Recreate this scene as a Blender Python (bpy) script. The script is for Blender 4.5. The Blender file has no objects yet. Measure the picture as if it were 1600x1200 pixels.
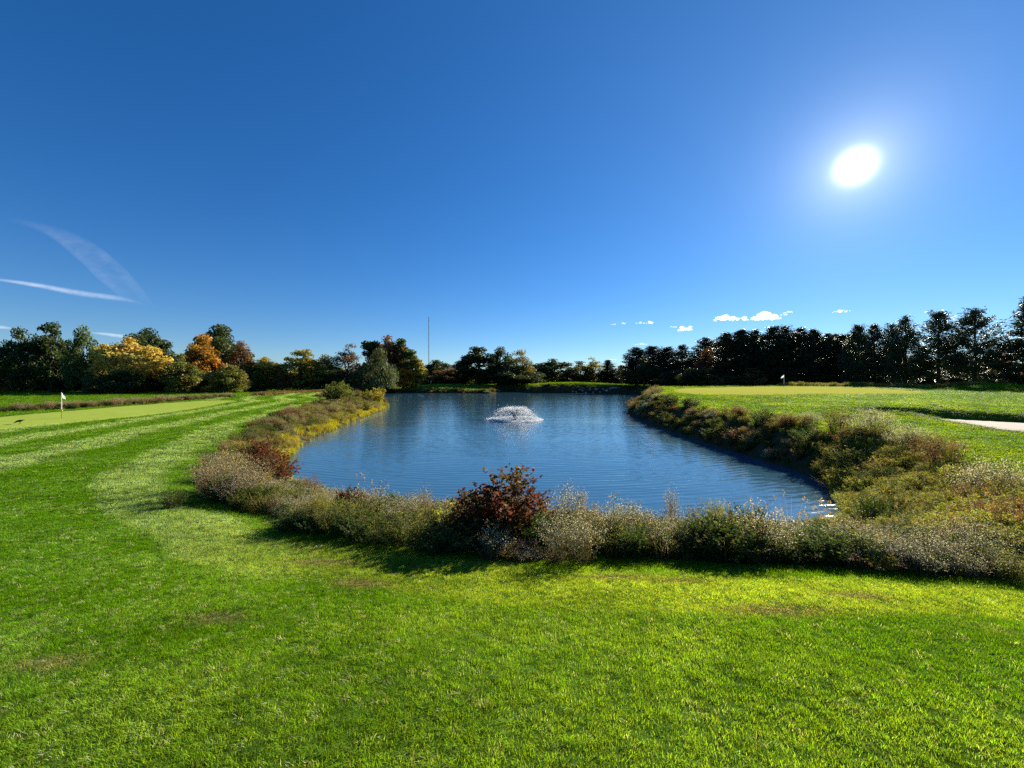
import bpy, bmesh, math, random
import numpy as np
from mathutils import Vector, Matrix

scene = bpy.context.scene
COL = scene.collection
R = math.radians

# ------------------------------------------------------------------ camera
EYE = 1.70                       # eye height over the ground at the camera's feet
FPX, CU, CV = 605.0, 800.0, 597.0
cam_d = bpy.data.cameras.new("camera")
cam = bpy.data.objects.new("camera", cam_d)
COL.objects.link(cam)
cam.location = (0, 0, EYE)
cam.rotation_euler = (R(90 - 0.28), 0, 0)
cam_d.sensor_width = 36
cam_d.lens = FPX / 1600 * 36
cam_d.clip_start = 0.05
cam_d.clip_end = 30000
scene.camera = cam

# ------------------------------------------------------------------ sky, sun, exposure
SUN_AZ, SUN_EL = R(41.5), R(22.6)          # azimuth clockwise from +Y
SUN = Vector((math.sin(SUN_AZ) * math.cos(SUN_EL), math.cos(SUN_AZ) * math.cos(SUN_EL), math.sin(SUN_EL)))
SKY_STRENGTH, SUN_STRENGTH = 0.062, 5.0

world = bpy.data.worlds.new("World")
scene.world = world
world.use_nodes = True
wn, wl = world.node_tree.nodes, world.node_tree.links
wn.clear()
w_out = wn.new("ShaderNodeOutputWorld")
w_bg = wn.new("ShaderNodeBackground")
sky = wn.new("ShaderNodeTexSky")
sky.sky_type = 'NISHITA'
sky.sun_disc = False
sky.sun_elevation = SUN_EL
sky.sun_rotation = SUN_AZ
sky.altitude = 300
sky.air_density = 1.0
sky.dust_density = 0.03
sky.ozone_density = 3.0
w_gam = wn.new("ShaderNodeGamma"); w_gam.inputs[1].default_value = 0.9
w_hsv = wn.new("ShaderNodeHueSaturation")
w_hsv.inputs['Saturation'].default_value = 1.38
w_hsv.inputs['Value'].default_value = 1.0
wl.new(sky.outputs[0], w_gam.inputs[0])
wl.new(w_gam.outputs[0], w_hsv.inputs['Color'])
# the sun's disc with its aureole, a function of the angle to the sun only
tc = wn.new("ShaderNodeTexCoord")
dot = wn.new("ShaderNodeVectorMath"); dot.operation = 'DOT_PRODUCT'
dot.inputs[1].default_value = SUN
nrm = wn.new("ShaderNodeVectorMath"); nrm.operation = 'NORMALIZE'
wl.new(tc.outputs['Generated'], nrm.inputs[0]); wl.new(nrm.outputs[0], dot.inputs[0])
def wmath(op, a, b=None, c=None):
    m = wn.new("ShaderNodeMath"); m.operation = op
    for i, v in enumerate((a, b, c)):
        if v is None: continue
        if isinstance(v, (int, float)): m.inputs[i].default_value = v
        else: wl.new(v, m.inputs[i])
    return m.outputs[0]
cosang = wmath('MINIMUM', dot.outputs['Value'], 0.9999999)
ang = wmath('ARCCOSINE', cosang)                         # radians to the sun
def glow(width, amp, power=1.0):
    q = wmath('DIVIDE', ang, width)
    if power != 1.0: q = wmath('POWER', q, power)
    return wmath('MULTIPLY', wmath('EXPONENT', wmath('MULTIPLY', q, -1.0)), amp)
g1 = glow(R(.78), 60.0, 1.5)
g2 = glow(R(2.8), 5.0)
g3 = glow(R(22.0), 1.0)
gsum = wmath('ADD', g1, g2)
gcol = wn.new("ShaderNodeVectorMath"); gcol.operation = 'SCALE'
gcol.inputs[0].default_value = (1.0, 0.97, 0.90)
wl.new(gsum, gcol.inputs['Scale'])
wadd = wn.new("ShaderNodeVectorMath"); wadd.operation = 'ADD'
w_tint = wn.new("ShaderNodeVectorMath"); w_tint.operation = 'MULTIPLY'
w_tint.inputs[1].default_value = (0.60, 0.76, 1.0)
wl.new(w_hsv.outputs[0], w_tint.inputs[0])
gcol2 = wn.new("ShaderNodeVectorMath"); gcol2.operation = 'SCALE'
gcol2.inputs[0].default_value = (0.66, 0.98, 1.0)
wl.new(g3, gcol2.inputs['Scale'])
wadd2 = wn.new("ShaderNodeVectorMath"); wadd2.operation = 'ADD'
wl.new(w_tint.outputs[0], wadd2.inputs[0]); wl.new(gcol2.outputs[0], wadd2.inputs[1])
wl.new(wadd2.outputs[0], wadd.inputs[0]); wl.new(gcol.outputs[0], wadd.inputs[1])
wl.new(wadd.outputs[0], w_bg.inputs['Color'])
w_bg.inputs['Strength'].default_value = SKY_STRENGTH
wl.new(w_bg.outputs[0], w_out.inputs['Surface'])

sun_d = bpy.data.lights.new("sun", 'SUN')
sun_d.energy = SUN_STRENGTH
sun_d.angle = R(0.5)
sun_d.color = (1.0, 0.93, 0.80)
sun = bpy.data.objects.new("sun", sun_d)
COL.objects.link(sun)
sun.rotation_euler = (-SUN).to_track_quat('-Z', 'Y').to_euler()
sun.location = (60, 60, 60)

vs = scene.view_settings
vs.view_transform = 'Standard'
try: vs.look = 'None'
except Exception: pass
vs.exposure = 1.3
vs.gamma = 1.0
vs.use_curve_mapping = False
cy = scene.cycles
cy.max_bounces = 7
cy.diffuse_bounces = 2
cy.glossy_bounces = 3
cy.transmission_bounces = 5
cy.transparent_max_bounces = 6
cy.volume_bounces = 2
cy.sample_clamp_indirect = 6
cy.sample_clamp_direct = 30
cy.use_denoising = False

# ------------------------------------------------------------------ helpers
def tag(o, label=None, cat=None, group=None, kind=None):
    if label: o["label"] = label
    if cat: o["category"] = cat
    if group: o["group"] = group
    if kind: o["kind"] = kind
    return o

class MB:
    """collects vertices, faces and vertex colours; build() links them as one mesh object"""
    def __init__(s): s.v, s.f, s.c, s.n = [], [], [], 0
    def add(s, v, f, c=(1, 1, 1)):
        v = np.asarray(v, float).reshape(-1, 3); f = np.asarray(f, int)
        s.v.append(v); s.f.append(f + s.n)
        c = np.asarray(c, float)
        if c.ndim == 1: c = np.broadcast_to(c, (len(v), 3))
        s.c.append(c); s.n += len(v)
    def mesh(s, name, mat, smooth=False):
        me = bpy.data.meshes.new(name)
        v = np.concatenate(s.v)
        me.vertices.add(len(v)); me.vertices.foreach_set("co", v.ravel().astype(np.float32))
        loops = np.concatenate([f.ravel() for f in s.f])
        tot = np.concatenate([np.full(len(f), f.shape[1]) for f in s.f])
        st = np.concatenate([[0], np.cumsum(tot)[:-1]])
        me.loops.add(len(loops)); me.loops.foreach_set("vertex_index", loops.astype(np.int32))
        me.polygons.add(len(tot)); me.polygons.foreach_set("loop_start", st.astype(np.int32))
        if smooth: me.polygons.foreach_set("use_smooth", np.ones(len(tot), bool))
        a = me.color_attributes.new("Col", 'FLOAT_COLOR', 'POINT')
        c = np.concatenate(s.c); c4 = np.ones((len(c), 4), np.float32); c4[:, :3] = c
        a.data.foreach_set("color", c4.ravel())
        me.update(calc_edges=True)
        if mat: me.materials.append(mat)
        return me
    def build(s, name, mat, parent=None, smooth=False):
        o = bpy.data.objects.new(name, s.mesh(name, mat, smooth))
        COL.objects.link(o)
        if parent: o.parent = parent
        return o

def empty(name, loc=(0, 0, 0), rz=0):
    o = bpy.data.objects.new(name, None); COL.objects.link(o)
    o.location = loc; o.rotation_euler = (0, 0, rz); o.empty_display_size = 0.3
    return o

def nz(a): return a / np.maximum(np.linalg.norm(a, axis=-1, keepdims=True), 1e-9)

def diamonds(c, t, b, h, w):
    """one leaf-shaped quad per row: centre c, long axis t, width axis b"""
    h = np.asarray(h).reshape(-1, 1); w = np.asarray(w).reshape(-1, 1)
    n = np.cross(t, b)
    v = np.stack([c - t * h * .5, c + b * w * .5 - t * h * .06 + n * w * .12, c + t * h * .5, c - b * w * .5 - t * h * .06 + n * w * .12], 1)
    f = np.arange(len(c) * 4).reshape(-1, 4)
    return v.reshape(-1, 3), f

def tube(pts, rad, sides=5):
    pts = np.asarray(pts, float); n = len(pts)
    d = nz(np.gradient(pts, axis=0))
    up = np.where(np.abs(d[:, 2:3]) > .9, np.array([[1., 0, 0]]), np.array([[0, 0, 1.]]))
    a = nz(np.cross(d, up)); b = np.cross(d, a)
    th = np.arange(sides) * 2 * math.pi / sides
    r = np.broadcast_to(np.asarray(rad, float), (n,)).reshape(n, 1, 1)
    v = pts[:, None] + r * (np.cos(th)[None, :, None] * a[:, None] + np.sin(th)[None, :, None] * b[:, None])
    f = []
    for i in range(n - 1):
        for j in range(sides):
            k = (j + 1) % sides
            f.append((i * sides + j, i * sides + k, (i + 1) * sides + k, (i + 1) * sides + j))
    return v.reshape(-1, 3), np.array(f)

def catmull(pts, n=6, closed=True):
    p = np.asarray(pts, float); out = []
    m = len(p)
    for i in range(m if closed else m - 1):
        if closed: a, b, c, d = p[i - 1], p[i], p[(i + 1) % m], p[(i + 2) % m]
        else: a, b, c, d = p[max(i - 1, 0)], p[i], p[i + 1], p[min(i + 2, m - 1)]
        for k in range(n):
            t = k / n
            out.append(.5 * ((2 * b) + (c - a) * t + (2 * a - 5 * b + 4 * c - d) * t * t + (3 * b - a - 3 * c + d) * t ** 3))
    return np.array(out)

def sdist(poly, x, y):
    """signed distance to a closed polygon, negative inside"""
    x = np.asarray(x, float); y = np.asarray(y, float); sh = x.shape
    x = x.ravel(); y = y.ravel()
    best = np.full(x.shape, 1e18); ins = np.zeros(x.shape, bool)
    q = np.roll(poly, -1, 0)
    for (ax, ay), (bx, by) in zip(poly, q):
        ex, ey = bx - ax, by - ay
        t = np.clip(((x - ax) * ex + (y - ay) * ey) / max(ex * ex + ey * ey, 1e-12), 0, 1)
        dx, dy = x - ax - t * ex, y - ay - t * ey
        np.minimum(best, dx * dx + dy * dy, out=best)
        if ay != by:
            ins ^= ((ay > y) != (by > y)) & (x < (bx - ax) * (y - ay) / (by - ay) + ax)
    dd = np.sqrt(best)
    return np.where(ins, -dd, dd).reshape(sh)

def sstep(a, b, x):
    t = np.clip((x - a) / (b - a), 0, 1)
    return t * t * (3 - 2 * t)

_rs = np.random.RandomState(5)
_W = [( _rs.uniform(0, 6.28), _rs.uniform(0, 6.28), _rs.uniform(.7, 1.4)) for _ in range(12)]
def vnoise(x, y, s):
    """cheap smooth pseudo noise, about -1..1"""
    r = 0
    for i, (a, p, k) in enumerate(_W):
        r = r + np.sin((x * math.cos(a) + y * math.sin(a)) * k * s + p + 1.7 * np.sin((y * math.cos(a) - x * math.sin(a)) * s * .6 + p * 2))
    return r / 5.0

# ------------------------------------------------------------------ materials
def mat_new(name):
    m = bpy.data.materials.new(name); m.use_nodes = True
    nt = m.node_tree; nt.nodes.clear()
    out = nt.nodes.new("ShaderNodeOutputMaterial")
    return m, nt, out

def N(nt, typ, **kw):
    n = nt.nodes.new(typ)
    for k, v in kw.items():
        if k.startswith("i_"): n.inputs[k[2:].replace("_", " ")].default_value = v
        else: setattr(n, k, v)
    return n

def foliage_mat(name, trans=0.42, rough=0.55, spec=0.25, tint=(1, 1, 1), instancer=False, tcol=(1.15, 1.1, .6)):
    """vertex colour x object colour, thin-leaf light through the blade"""
    m, nt, out = mat_new(name)
    L = nt.links.new
    at = N(nt, "ShaderNodeAttribute"); at.attribute_name = "Col"
    oi = N(nt, "ShaderNodeObjectInfo")
    m1 = N(nt, "ShaderNodeMix", data_type='RGBA', blend_type='MULTIPLY'); m1.inputs[0].default_value = 1
    L(at.outputs['Color'], m1.inputs[6])
    if instancer:
        ia = N(nt, "ShaderNodeAttribute"); ia.attribute_type = 'INSTANCER'; ia.attribute_name = "tint"
        L(ia.outputs['Color'], m1.inputs[7])
    else:
        L(oi.outputs['Color'], m1.inputs[7])
    pr = N(nt, "ShaderNodeBsdfPrincipled")
    pr.inputs['Roughness'].default_value = rough
    pr.inputs['Specular IOR Level'].default_value = spec
    tr = N(nt, "ShaderNodeBsdfTranslucent")
    m2 = N(nt, "ShaderNodeMix", data_type='RGBA', blend_type='MULTIPLY'); m2.inputs[0].default_value = 1
    L(m1.outputs[2], m2.inputs[6]); m2.inputs[7].default_value = (*tcol, 1)
    L(m1.outputs[2], pr.inputs['Base Color']); L(m2.outputs[2], tr.inputs['Color'])
    mx = N(nt, "ShaderNodeMixShader"); mx.inputs[0].default_value = trans
    L(pr.outputs[0], mx.inputs[1]); L(tr.outputs[0], mx.inputs[2]); L(mx.outputs[0], out.inputs[0])
    return m

def plain_mat(name, col, rough=0.7, spec=0.3, metal=0.0, noise=0.0, nscale=8.0, bump=0.0, attr=False):
    m, nt, out = mat_new(name); L = nt.links.new
    pr = N(nt, "ShaderNodeBsdfPrincipled")
    pr.inputs['Roughness'].default_value = rough; pr.inputs['Metallic'].default_value = metal
    pr.inputs['Specular IOR Level'].default_value = spec
    pr.inputs['Base Color'].default_value = (*col, 1)
    tcn = N(nt, "ShaderNodeTexCoord")
    if noise > 0:
        nt_ = N(nt, "ShaderNodeTexNoise"); nt_.inputs['Scale'].default_value = nscale; nt_.inputs['Detail'].default_value = 6
        L(tcn.outputs['Object'], nt_.inputs['Vector'])
        rp = N(nt, "ShaderNodeValToRGB")
        rp.color_ramp.elements[0].position = .3; rp.color_ramp.elements[1].position = .7
        rp.color_ramp.elements[0].color = (*[c * (1 - noise) for c in col], 1)
        rp.color_ramp.elements[1].color = (*[min(1, c * (1 + noise)) for c in col], 1)
        L(nt_.outputs[0], rp.inputs[0]); src = rp.outputs[0]
        if attr:
            at = N(nt, "ShaderNodeAttribute"); at.attribute_name = "Col"
            mm = N(nt, "ShaderNodeMix", data_type='RGBA', blend_type='MULTIPLY'); mm.inputs[0].default_value = 1
            L(src, mm.inputs[6]); L(at.outputs['Color'], mm.inputs[7]); src = mm.outputs[2]
        L(src, pr.inputs['Base Color'])
        if bump > 0:
            bp = N(nt, "ShaderNodeBump"); bp.inputs['Strength'].default_value = bump; bp.inputs['Distance'].default_value = .05
            L(nt_.outputs[0], bp.inputs['Height']); L(bp.outputs[0], pr.inputs['Normal'])
    L(pr.outputs[0], out.inputs[0])
    return m

M_LEAF = foliage_mat("tree_leaves", .38)
M_NEEDLE = foliage_mat("pine_needles", .18, .5, .3)
M_SHRUB = foliage_mat("shrub_leaves", .46, .6, .10)
M_GRASS = foliage_mat("grass_blades", .58, .6, .04, instancer=True, tcol=(1.25, 1.15, .35))
M_BARK = plain_mat("bark", (0.07, 0.055, 0.042), .9, .1, noise=.45, nscale=6, bump=.6)
M_STEM = plain_mat("dry_stem", (0.20, 0.16, 0.09), .8, .2, noise=.3, nscale=20)
M_WHITE = plain_mat("white_paint", (0.8, 0.8, 0.78), .4, .4, noise=.03, nscale=30)
M_YEL = plain_mat("yellow_paint", (0.65, 0.6, 0.08), .4, .4, noise=.05, nscale=30)
M_DARKPLASTIC = plain_mat("dark_plastic", (0.02, 0.02, 0.022), .45, .4, noise=.2, nscale=12)
M_FEATHER = plain_mat("black_feathers", (0.012, 0.012, 0.016), .4, .5, noise=.4, nscale=40, bump=.3)
M_STEEL = plain_mat("mast_steel", (0.10, 0.11, 0.13), .6, .3, noise=.1, nscale=.3)
M_ROCK = plain_mat("grey_rock", (0.34, 0.32, 0.30), .85, .2, noise=.35, nscale=3, bump=.8)

# ------------------------------------------------------------------ ground shape
WL = EYE - 4.0                                     # water level
pond_ctrl = [(9.0, 10.4), (10.8, 12.5), (12.1, 14.4), (12.7, 17.2), (12.8, 20.5), (12.75, 26), (13.1, 33.2), (13.9, 41.7),
             (15.2, 50), (17.0, 55.5), (21, 62), (27, 80), (36, 105), (44, 128), (43, 139), (30, 142.5), (12, 142), (6.5, 148), (2, 160), (-4, 158), (-6, 143),
             (-8.5, 136), (-12, 139), (-25, 142), (-38, 141), (-52, 139), (-52, 126), (-44, 108), (-34, 85), (-26, 71.5), (-21.4, 66.5), (-20.0, 62.5), (-18.6, 56.3), (-16.5, 41.7),
             (-14.9, 32.3), (-13.75, 26), (-11.9, 21), (-10.7, 18.4), (-9.2, 15.8), (-6.9, 13.2), (-3.8, 11.2), (-1, 10.2), (3, 9.7), (7, 9.6)]
POND = catmull(pond_ctrl, 4)
BUNKER = catmull([(23.3, 22.2), (24.5, 20.7), (25.8, 19.1), (28, 16.8), (30.5, 14), (29.5, 11.5), (26, 11.5), (22.8, 13.5), (21.2, 15.9), (21.6, 18), (22.3, 20.3)], 4)
BOWL = np.concatenate([[(21.7, 24.2), (23.2, 23.2)], BUNKER[2:]])
SAND_Z = EYE - 2.02
tps_pts = np.array([
    (0, 0, -1.70), (0, -8, -1.5), (-8, -6, -1.6), (8, -6, -1.5), (0, 1.7, -1.72), (0, 3, -2.02), (0, 4.5, -2.38), (0, 6, -2.62), (4, 3, -2.0), (4, 5.5, -2.6), (7, 5.4, -2.65),
    (10, 4, -2.4), (12, 7.5, -2.5), (14.9, 12.9, -2.25), (16, 18, -2.15), (16.2, 24, -2.25), (18, 33, -2.0), (19.5, 45, -1.65), (23, 56, -1.4),
    (20, 15, -2.07), (22, 21, -1.8), (24, 24.5, -1.46), (30, 24, -1.46), (33, 18, -1.75), (28, 12, -2.03), (24, 30, -1.62), (30, 40, -1.36), (36, 41, -1.3), (50, 60, -1.02), (62, 77, -0.95), (45, 75, -1.0),
    (30, 70, -1.15), (37, 72, -1.1), (66, 50, -1.65), (63, 60, -1.45), (45, 25, -1.9), (80, 80, -1.35), (50, 100, -1.3), (90, 110, -1.4), (100, 60, -1.9), (55, 130, -1.6),
    (-4, 4, -2.22), (-4, 6.6, -2.66), (-7, 7.5, -2.72), (-10.9, 13.8, -2.8), (-15.4, 21.7, -2.82), (-20, 32, -2.8), (-27, 50, -2.75), (-32, 65, -2.6), (-4.4, 3.3, -2.15),
    (-10.6, 8, -2.7), (-23, 17.3, -2.95), (-33.5, 25.3, -3.12), (-45, 34, -3.12), (-37.6, 32.3, -3.1), (-36, 43.6, -3.02), (-51, 62, -3.1), (-42, 60, -2.92), (-60, 45, -3.25), (-20, 5, -2.7),
    (-75, 55, -3.25), (-102, 77, -3.2), (-105, 125, -3.0), (-71, 143, -2.6), (-60, 100, -3.0), (-45, 80, -2.75),
    (-24, 155, -1.25), (-40, 150, -2.4), (-12, 150, -2.7), (14, 150, -0.6), (28, 153, -0.3), (44, 150, -1.3), (-24, 200, -1.6), (20, 200, -1.4),
    (-150, 60, -3), (-150, 180, -2), (150, 60, -2), (150, 180, -1.5), (0, 260, -1.5), (-40, -40, -1.5), (40, -40, -1.5), (-220, -40, -2), (220, -40, -2), (0, 400, -1.5), (-400, 200, -2), (400, 200, -1.5)], float)
def _tps_fit(p, lam=0.02):
    x = p[:, :2]; n = len(p)
    d2 = ((x[:, None] - x[None]) ** 2).sum(-1)
    K = d2 * np.log(np.sqrt(d2) + 1e-9)
    A = np.zeros((n + 3, n + 3)); A[:n, :n] = K + lam * np.eye(n) * 20
    A[:n, n] = 1; A[:n, n + 1:] = x; A[n, :n] = 1; A[n + 1:, :n] = x.T
    return np.linalg.solve(A, np.concatenate([p[:, 2], [0, 0, 0]]))
_tw = _tps_fit(tps_pts)
def lawn_z(x, y):
    x = np.asarray(x, float); y = np.asarray(y, float)
    r = np.full(x.shape, _tw[-3]) + _tw[-2] * x + _tw[-1] * y
    for (px, py, _), w in zip(tps_pts, _tw):
        d2 = (x - px) ** 2 + (y - py) ** 2
        r = r + w * d2 * .5 * np.log(d2 + 1e-12)
    rad = np.sqrt(x * x + y * y)
    k = sstep(220, 330, rad)
    r = r * (1 - k) + (-1.6) * k
    # mound at the edge of the pine wood
    r = r + 1.15 * np.exp(-(((x - 90) / 5.0) ** 2 + ((y - 71) / 4.5) ** 2)) + .6 * np.exp(-(((x - 84) / 5.0) ** 2 + ((y - 69) / 4.0) ** 2))
    return r + EYE
def bank_w(x, y):
    return np.where(y > 60, 4.0, np.where(x < -3, 4.4, 3.4))
def height(x, y):
    x = np.atleast_1d(np.asarray(x, float)); y = np.atleast_1d(np.asarray(y, float))
    z = lawn_z(x, y)
    d = np.full(x.shape, 99.0)
    near = (np.abs(x) < 75) & (y > 0) & (y < 180)
    if near.any(): d[near] = sdist(POND, x[near], y[near])
    # small unevenness of mown turf
    z = z + .018 * vnoise(x, y, 1.3) + .03 * vnoise(x + 9, y, .35) + .010 * vnoise(x * .8 + 4, y * 1.5, 4.2) * (y < 40)
    db = np.full(x.shape, 99.0)
    nb = (x > 14) & (x < 42) & (y > 4) & (y < 34)
    if nb.any(): db[nb] = sdist(BOWL, x[nb], y[nb])
    bowl = SAND_Z + .02 + .85 * np.clip(db, 0, None)
    h = np.clip(.5 + .5 * (bowl - z) / .12, 0, 1)
    z = bowl * (1 - h) + z * h - .12 * h * (1 - h)
    z = np.where(db < 0, SAND_Z - .05, z)
    t = np.clip(d / bank_w(x, y), 0, 1)
    s = (1 - (1 - t) ** 1.8)
    zb = WL + (z - WL) * s + .06 * vnoise(x, y, 2.1) * (4 * t * (1 - t))
    z = np.where(d > 0, zb, WL - .05 - .35 * np.minimum(-d, 4))
    return z, d, db
def hz(x, y): return float(height(x, y)[0][0])
def at(u, d):                                   # bearing of a photo column at depth d
    return (u - CU) / FPX * d

# lawn edge = where mown turf gives way to the unmown bank
def edge_w(x, y):
    """width of the unmown bank outward from the waterline"""
    x = np.asarray(x, float); y = np.asarray(y, float)
    near = np.interp(x, [-9, -3, 2], [2.6, 3.5, 4.0])
    right = np.where(y > 22, 2.9, 2.55) + 0 * x
    near = np.where(x > 8, np.interp(y, [6.5, 10], [4.1, 2.7]), near)
    left = np.where(x < -3, np.interp(y, [8, 12, 18, 32, 50, 65], [3.5, 2.5, 2.4, 4.2, 7.0, 8.5]), 0)
    w = np.where(y < 10, near, np.where(x > 0, right, np.where(x < -3, left, 3.5)))
    w = np.where(y > 75, 2.6, w)
    return w + .35 * vnoise(x, y, 1.1)

def grid_ground():
    th = np.concatenate([np.linspace(-180, -72, 26)[:-1], np.linspace(-72, 72, 430), np.linspace(72, 180, 26)[1:-1]])
    th = np.radians(th)
    r = np.concatenate([[.05, .4, .7], 1.0 * np.exp(np.arange(0, math.log(230), .0122)), np.geomspace(236, 9000, 26)])
    T, RR = np.meshgrid(th, r)
    X, Y = np.sin(T) * RR, np.cos(T) * RR
    z, d, db = height(X.ravel(), Y.ravel())
    x, y = X.ravel(), Y.ravel()
    nr, nt_ = X.shape
    i = np.arange(nr - 1)[:, None] * nt_; j = np.arange(nt_)[None]; k = (j + 1) % nt_
    f = np.stack([i + j, i + k, i + nt_ + k, i + nt_ + j], -1).reshape(-1, 4)
    # base colours by what grows there
    c = np.tile(np.array([0.052, 0.098, 0.010]), (len(x), 1))
    ew = edge_w(x, y)
    k1 = sstep(.3, -.3, d - ew)[:, None]
    c = c * (1 - k1) + k1 * np.array([0.060, 0.052, 0.026])
    k2 = sstep(.0, -.3, d)[:, None]
    c = c * (1 - k2) + k2 * np.array([0.03, 0.032, 0.022])
    rad = np.hypot(x, y)
    k3 = sstep(165, 190, rad)[:, None]
    c = c * (1 - k3) + k3 * np.array([0.03, 0.04, 0.014])
    mb = MB(); mb.add(np.stack([x, y, z], 1), f, c)
    return mb
def lawn_material():
    m, nt, out = mat_new("mown_turf"); L = nt.links.new
    at_ = N(nt, "ShaderNodeAttribute"); at_.attribute_name = "Col"
    tcn = N(nt, "ShaderNodeTexCoord")
    n1 = N(nt, "ShaderNodeTexNoise"); n1.inputs['Scale'].default_value = 9; n1.inputs['Detail'].default_value = 8; n1.inputs['Roughness'].default_value = .7
    n2 = N(nt, "ShaderNodeTexNoise"); n2.inputs['Scale'].default_value = .6; n2.inputs['Detail'].default_value = 5
    L(tcn.outputs['Object'], n1.inputs['Vector']); L(tcn.outputs['Object'], n2.inputs['Vector'])
    r1 = N(nt, "ShaderNodeMapRange"); r1.inputs['From Min'].default_value = .3; r1.inputs['From Max'].default_value = .7; r1.inputs['To Min'].default_value = .55; r1.inputs['To Max'].default_value = 1.4
    r2 = N(nt, "ShaderNodeMapRange"); r2.inputs['From Min'].default_value = .3; r2.inputs['From Max'].default_value = .7; r2.inputs['To Min'].default_value = .75; r2.inputs['To Max'].default_value = 1.25
    L(n1.outputs[0], r1.inputs[0]); L(n2.outputs[0], r2.inputs[0])
    mu = N(nt, "ShaderNodeMath", operation='MULTIPLY'); L(r1.outputs[0], mu.inputs[0]); L(r2.outputs[0], mu.inputs[1])
    sc = N(nt, "ShaderNodeVectorMath", operation='SCALE'); L(at_.outputs['Color'], sc.inputs[0]); L(mu.outputs[0], sc.inputs['Scale'])
    pr = N(nt, "ShaderNodeBsdfPrincipled"); pr.inputs['Roughness'].default_value = .8; pr.inputs['Specular IOR Level'].default_value = .0
    bp = N(nt, "ShaderNodeBump"); bp.inputs['Strength'].default_value = .8; bp.inputs['Distance'].default_value = .05
    L(n1.outputs[0], bp.inputs['Height']); L(bp.outputs[0], pr.inputs['Normal'])
    L(sc.outputs[0], pr.inputs['Base Color']); L(pr.outputs[0], out.inputs[0])
    return m
ground = grid_ground().build("lawn", lawn_material(), smooth=True)
tag(ground, "mown grass ground round the pond", kind="structure")

# sheets of finer turf and sand, draped on the ground
def sheet(name, poly, mat, lift, step, col=(1, 1, 1)):
    poly = np.asarray(poly)
    lo, hi = poly.min(0) - step, poly.max(0) + step
    xs = np.arange(lo[0], hi[0], step); ys = np.arange(lo[1], hi[1], step)
    X, Y = np.meshgrid(xs, ys)
    d = sdist(poly, X, Y)
    # pull the border vertices on to the outline
    gx, gy = np.gradient(d, step, axis=1), np.gradient(d, step, axis=0)
    k = (d > 0) & (d < step * 1.5)
    X = np.where(k, X - gx * d, X); Y = np.where(k, Y - gy * d, Y)
    z = height(X.ravel(), Y.ravel())[0].reshape(X.shape) + lift * np.clip(-sdist(poly, X, Y) / step, -.4, 1)
    nr, nc = X.shape
    ok = d < step * 1.5
    i, j = np.meshgrid(np.arange(nr - 1), np.arange(nc - 1), indexing='ij')
    fok = ok[:-1, :-1] & ok[1:, :-1] & ok[:-1, 1:] & ok[1:, 1:] & ((d < 0)[:-1, :-1] | (d < 0)[1:, :-1] | (d < 0)[:-1, 1:] | (d < 0)[1:, 1:])
    a = i * nc + j
    f = np.stack([a, a + 1, a + nc + 1, a + nc], -1)[fok]
    used = np.unique(f); remap = np.full(nr * nc, -1); remap[used] = np.arange(len(used))
    v = np.stack([X.ravel(), Y.ravel(), z.ravel()], 1)[used]
    mb = MB(); mb.add(v, remap[f], col)
    return mb.build(name, mat, smooth=True)

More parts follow.
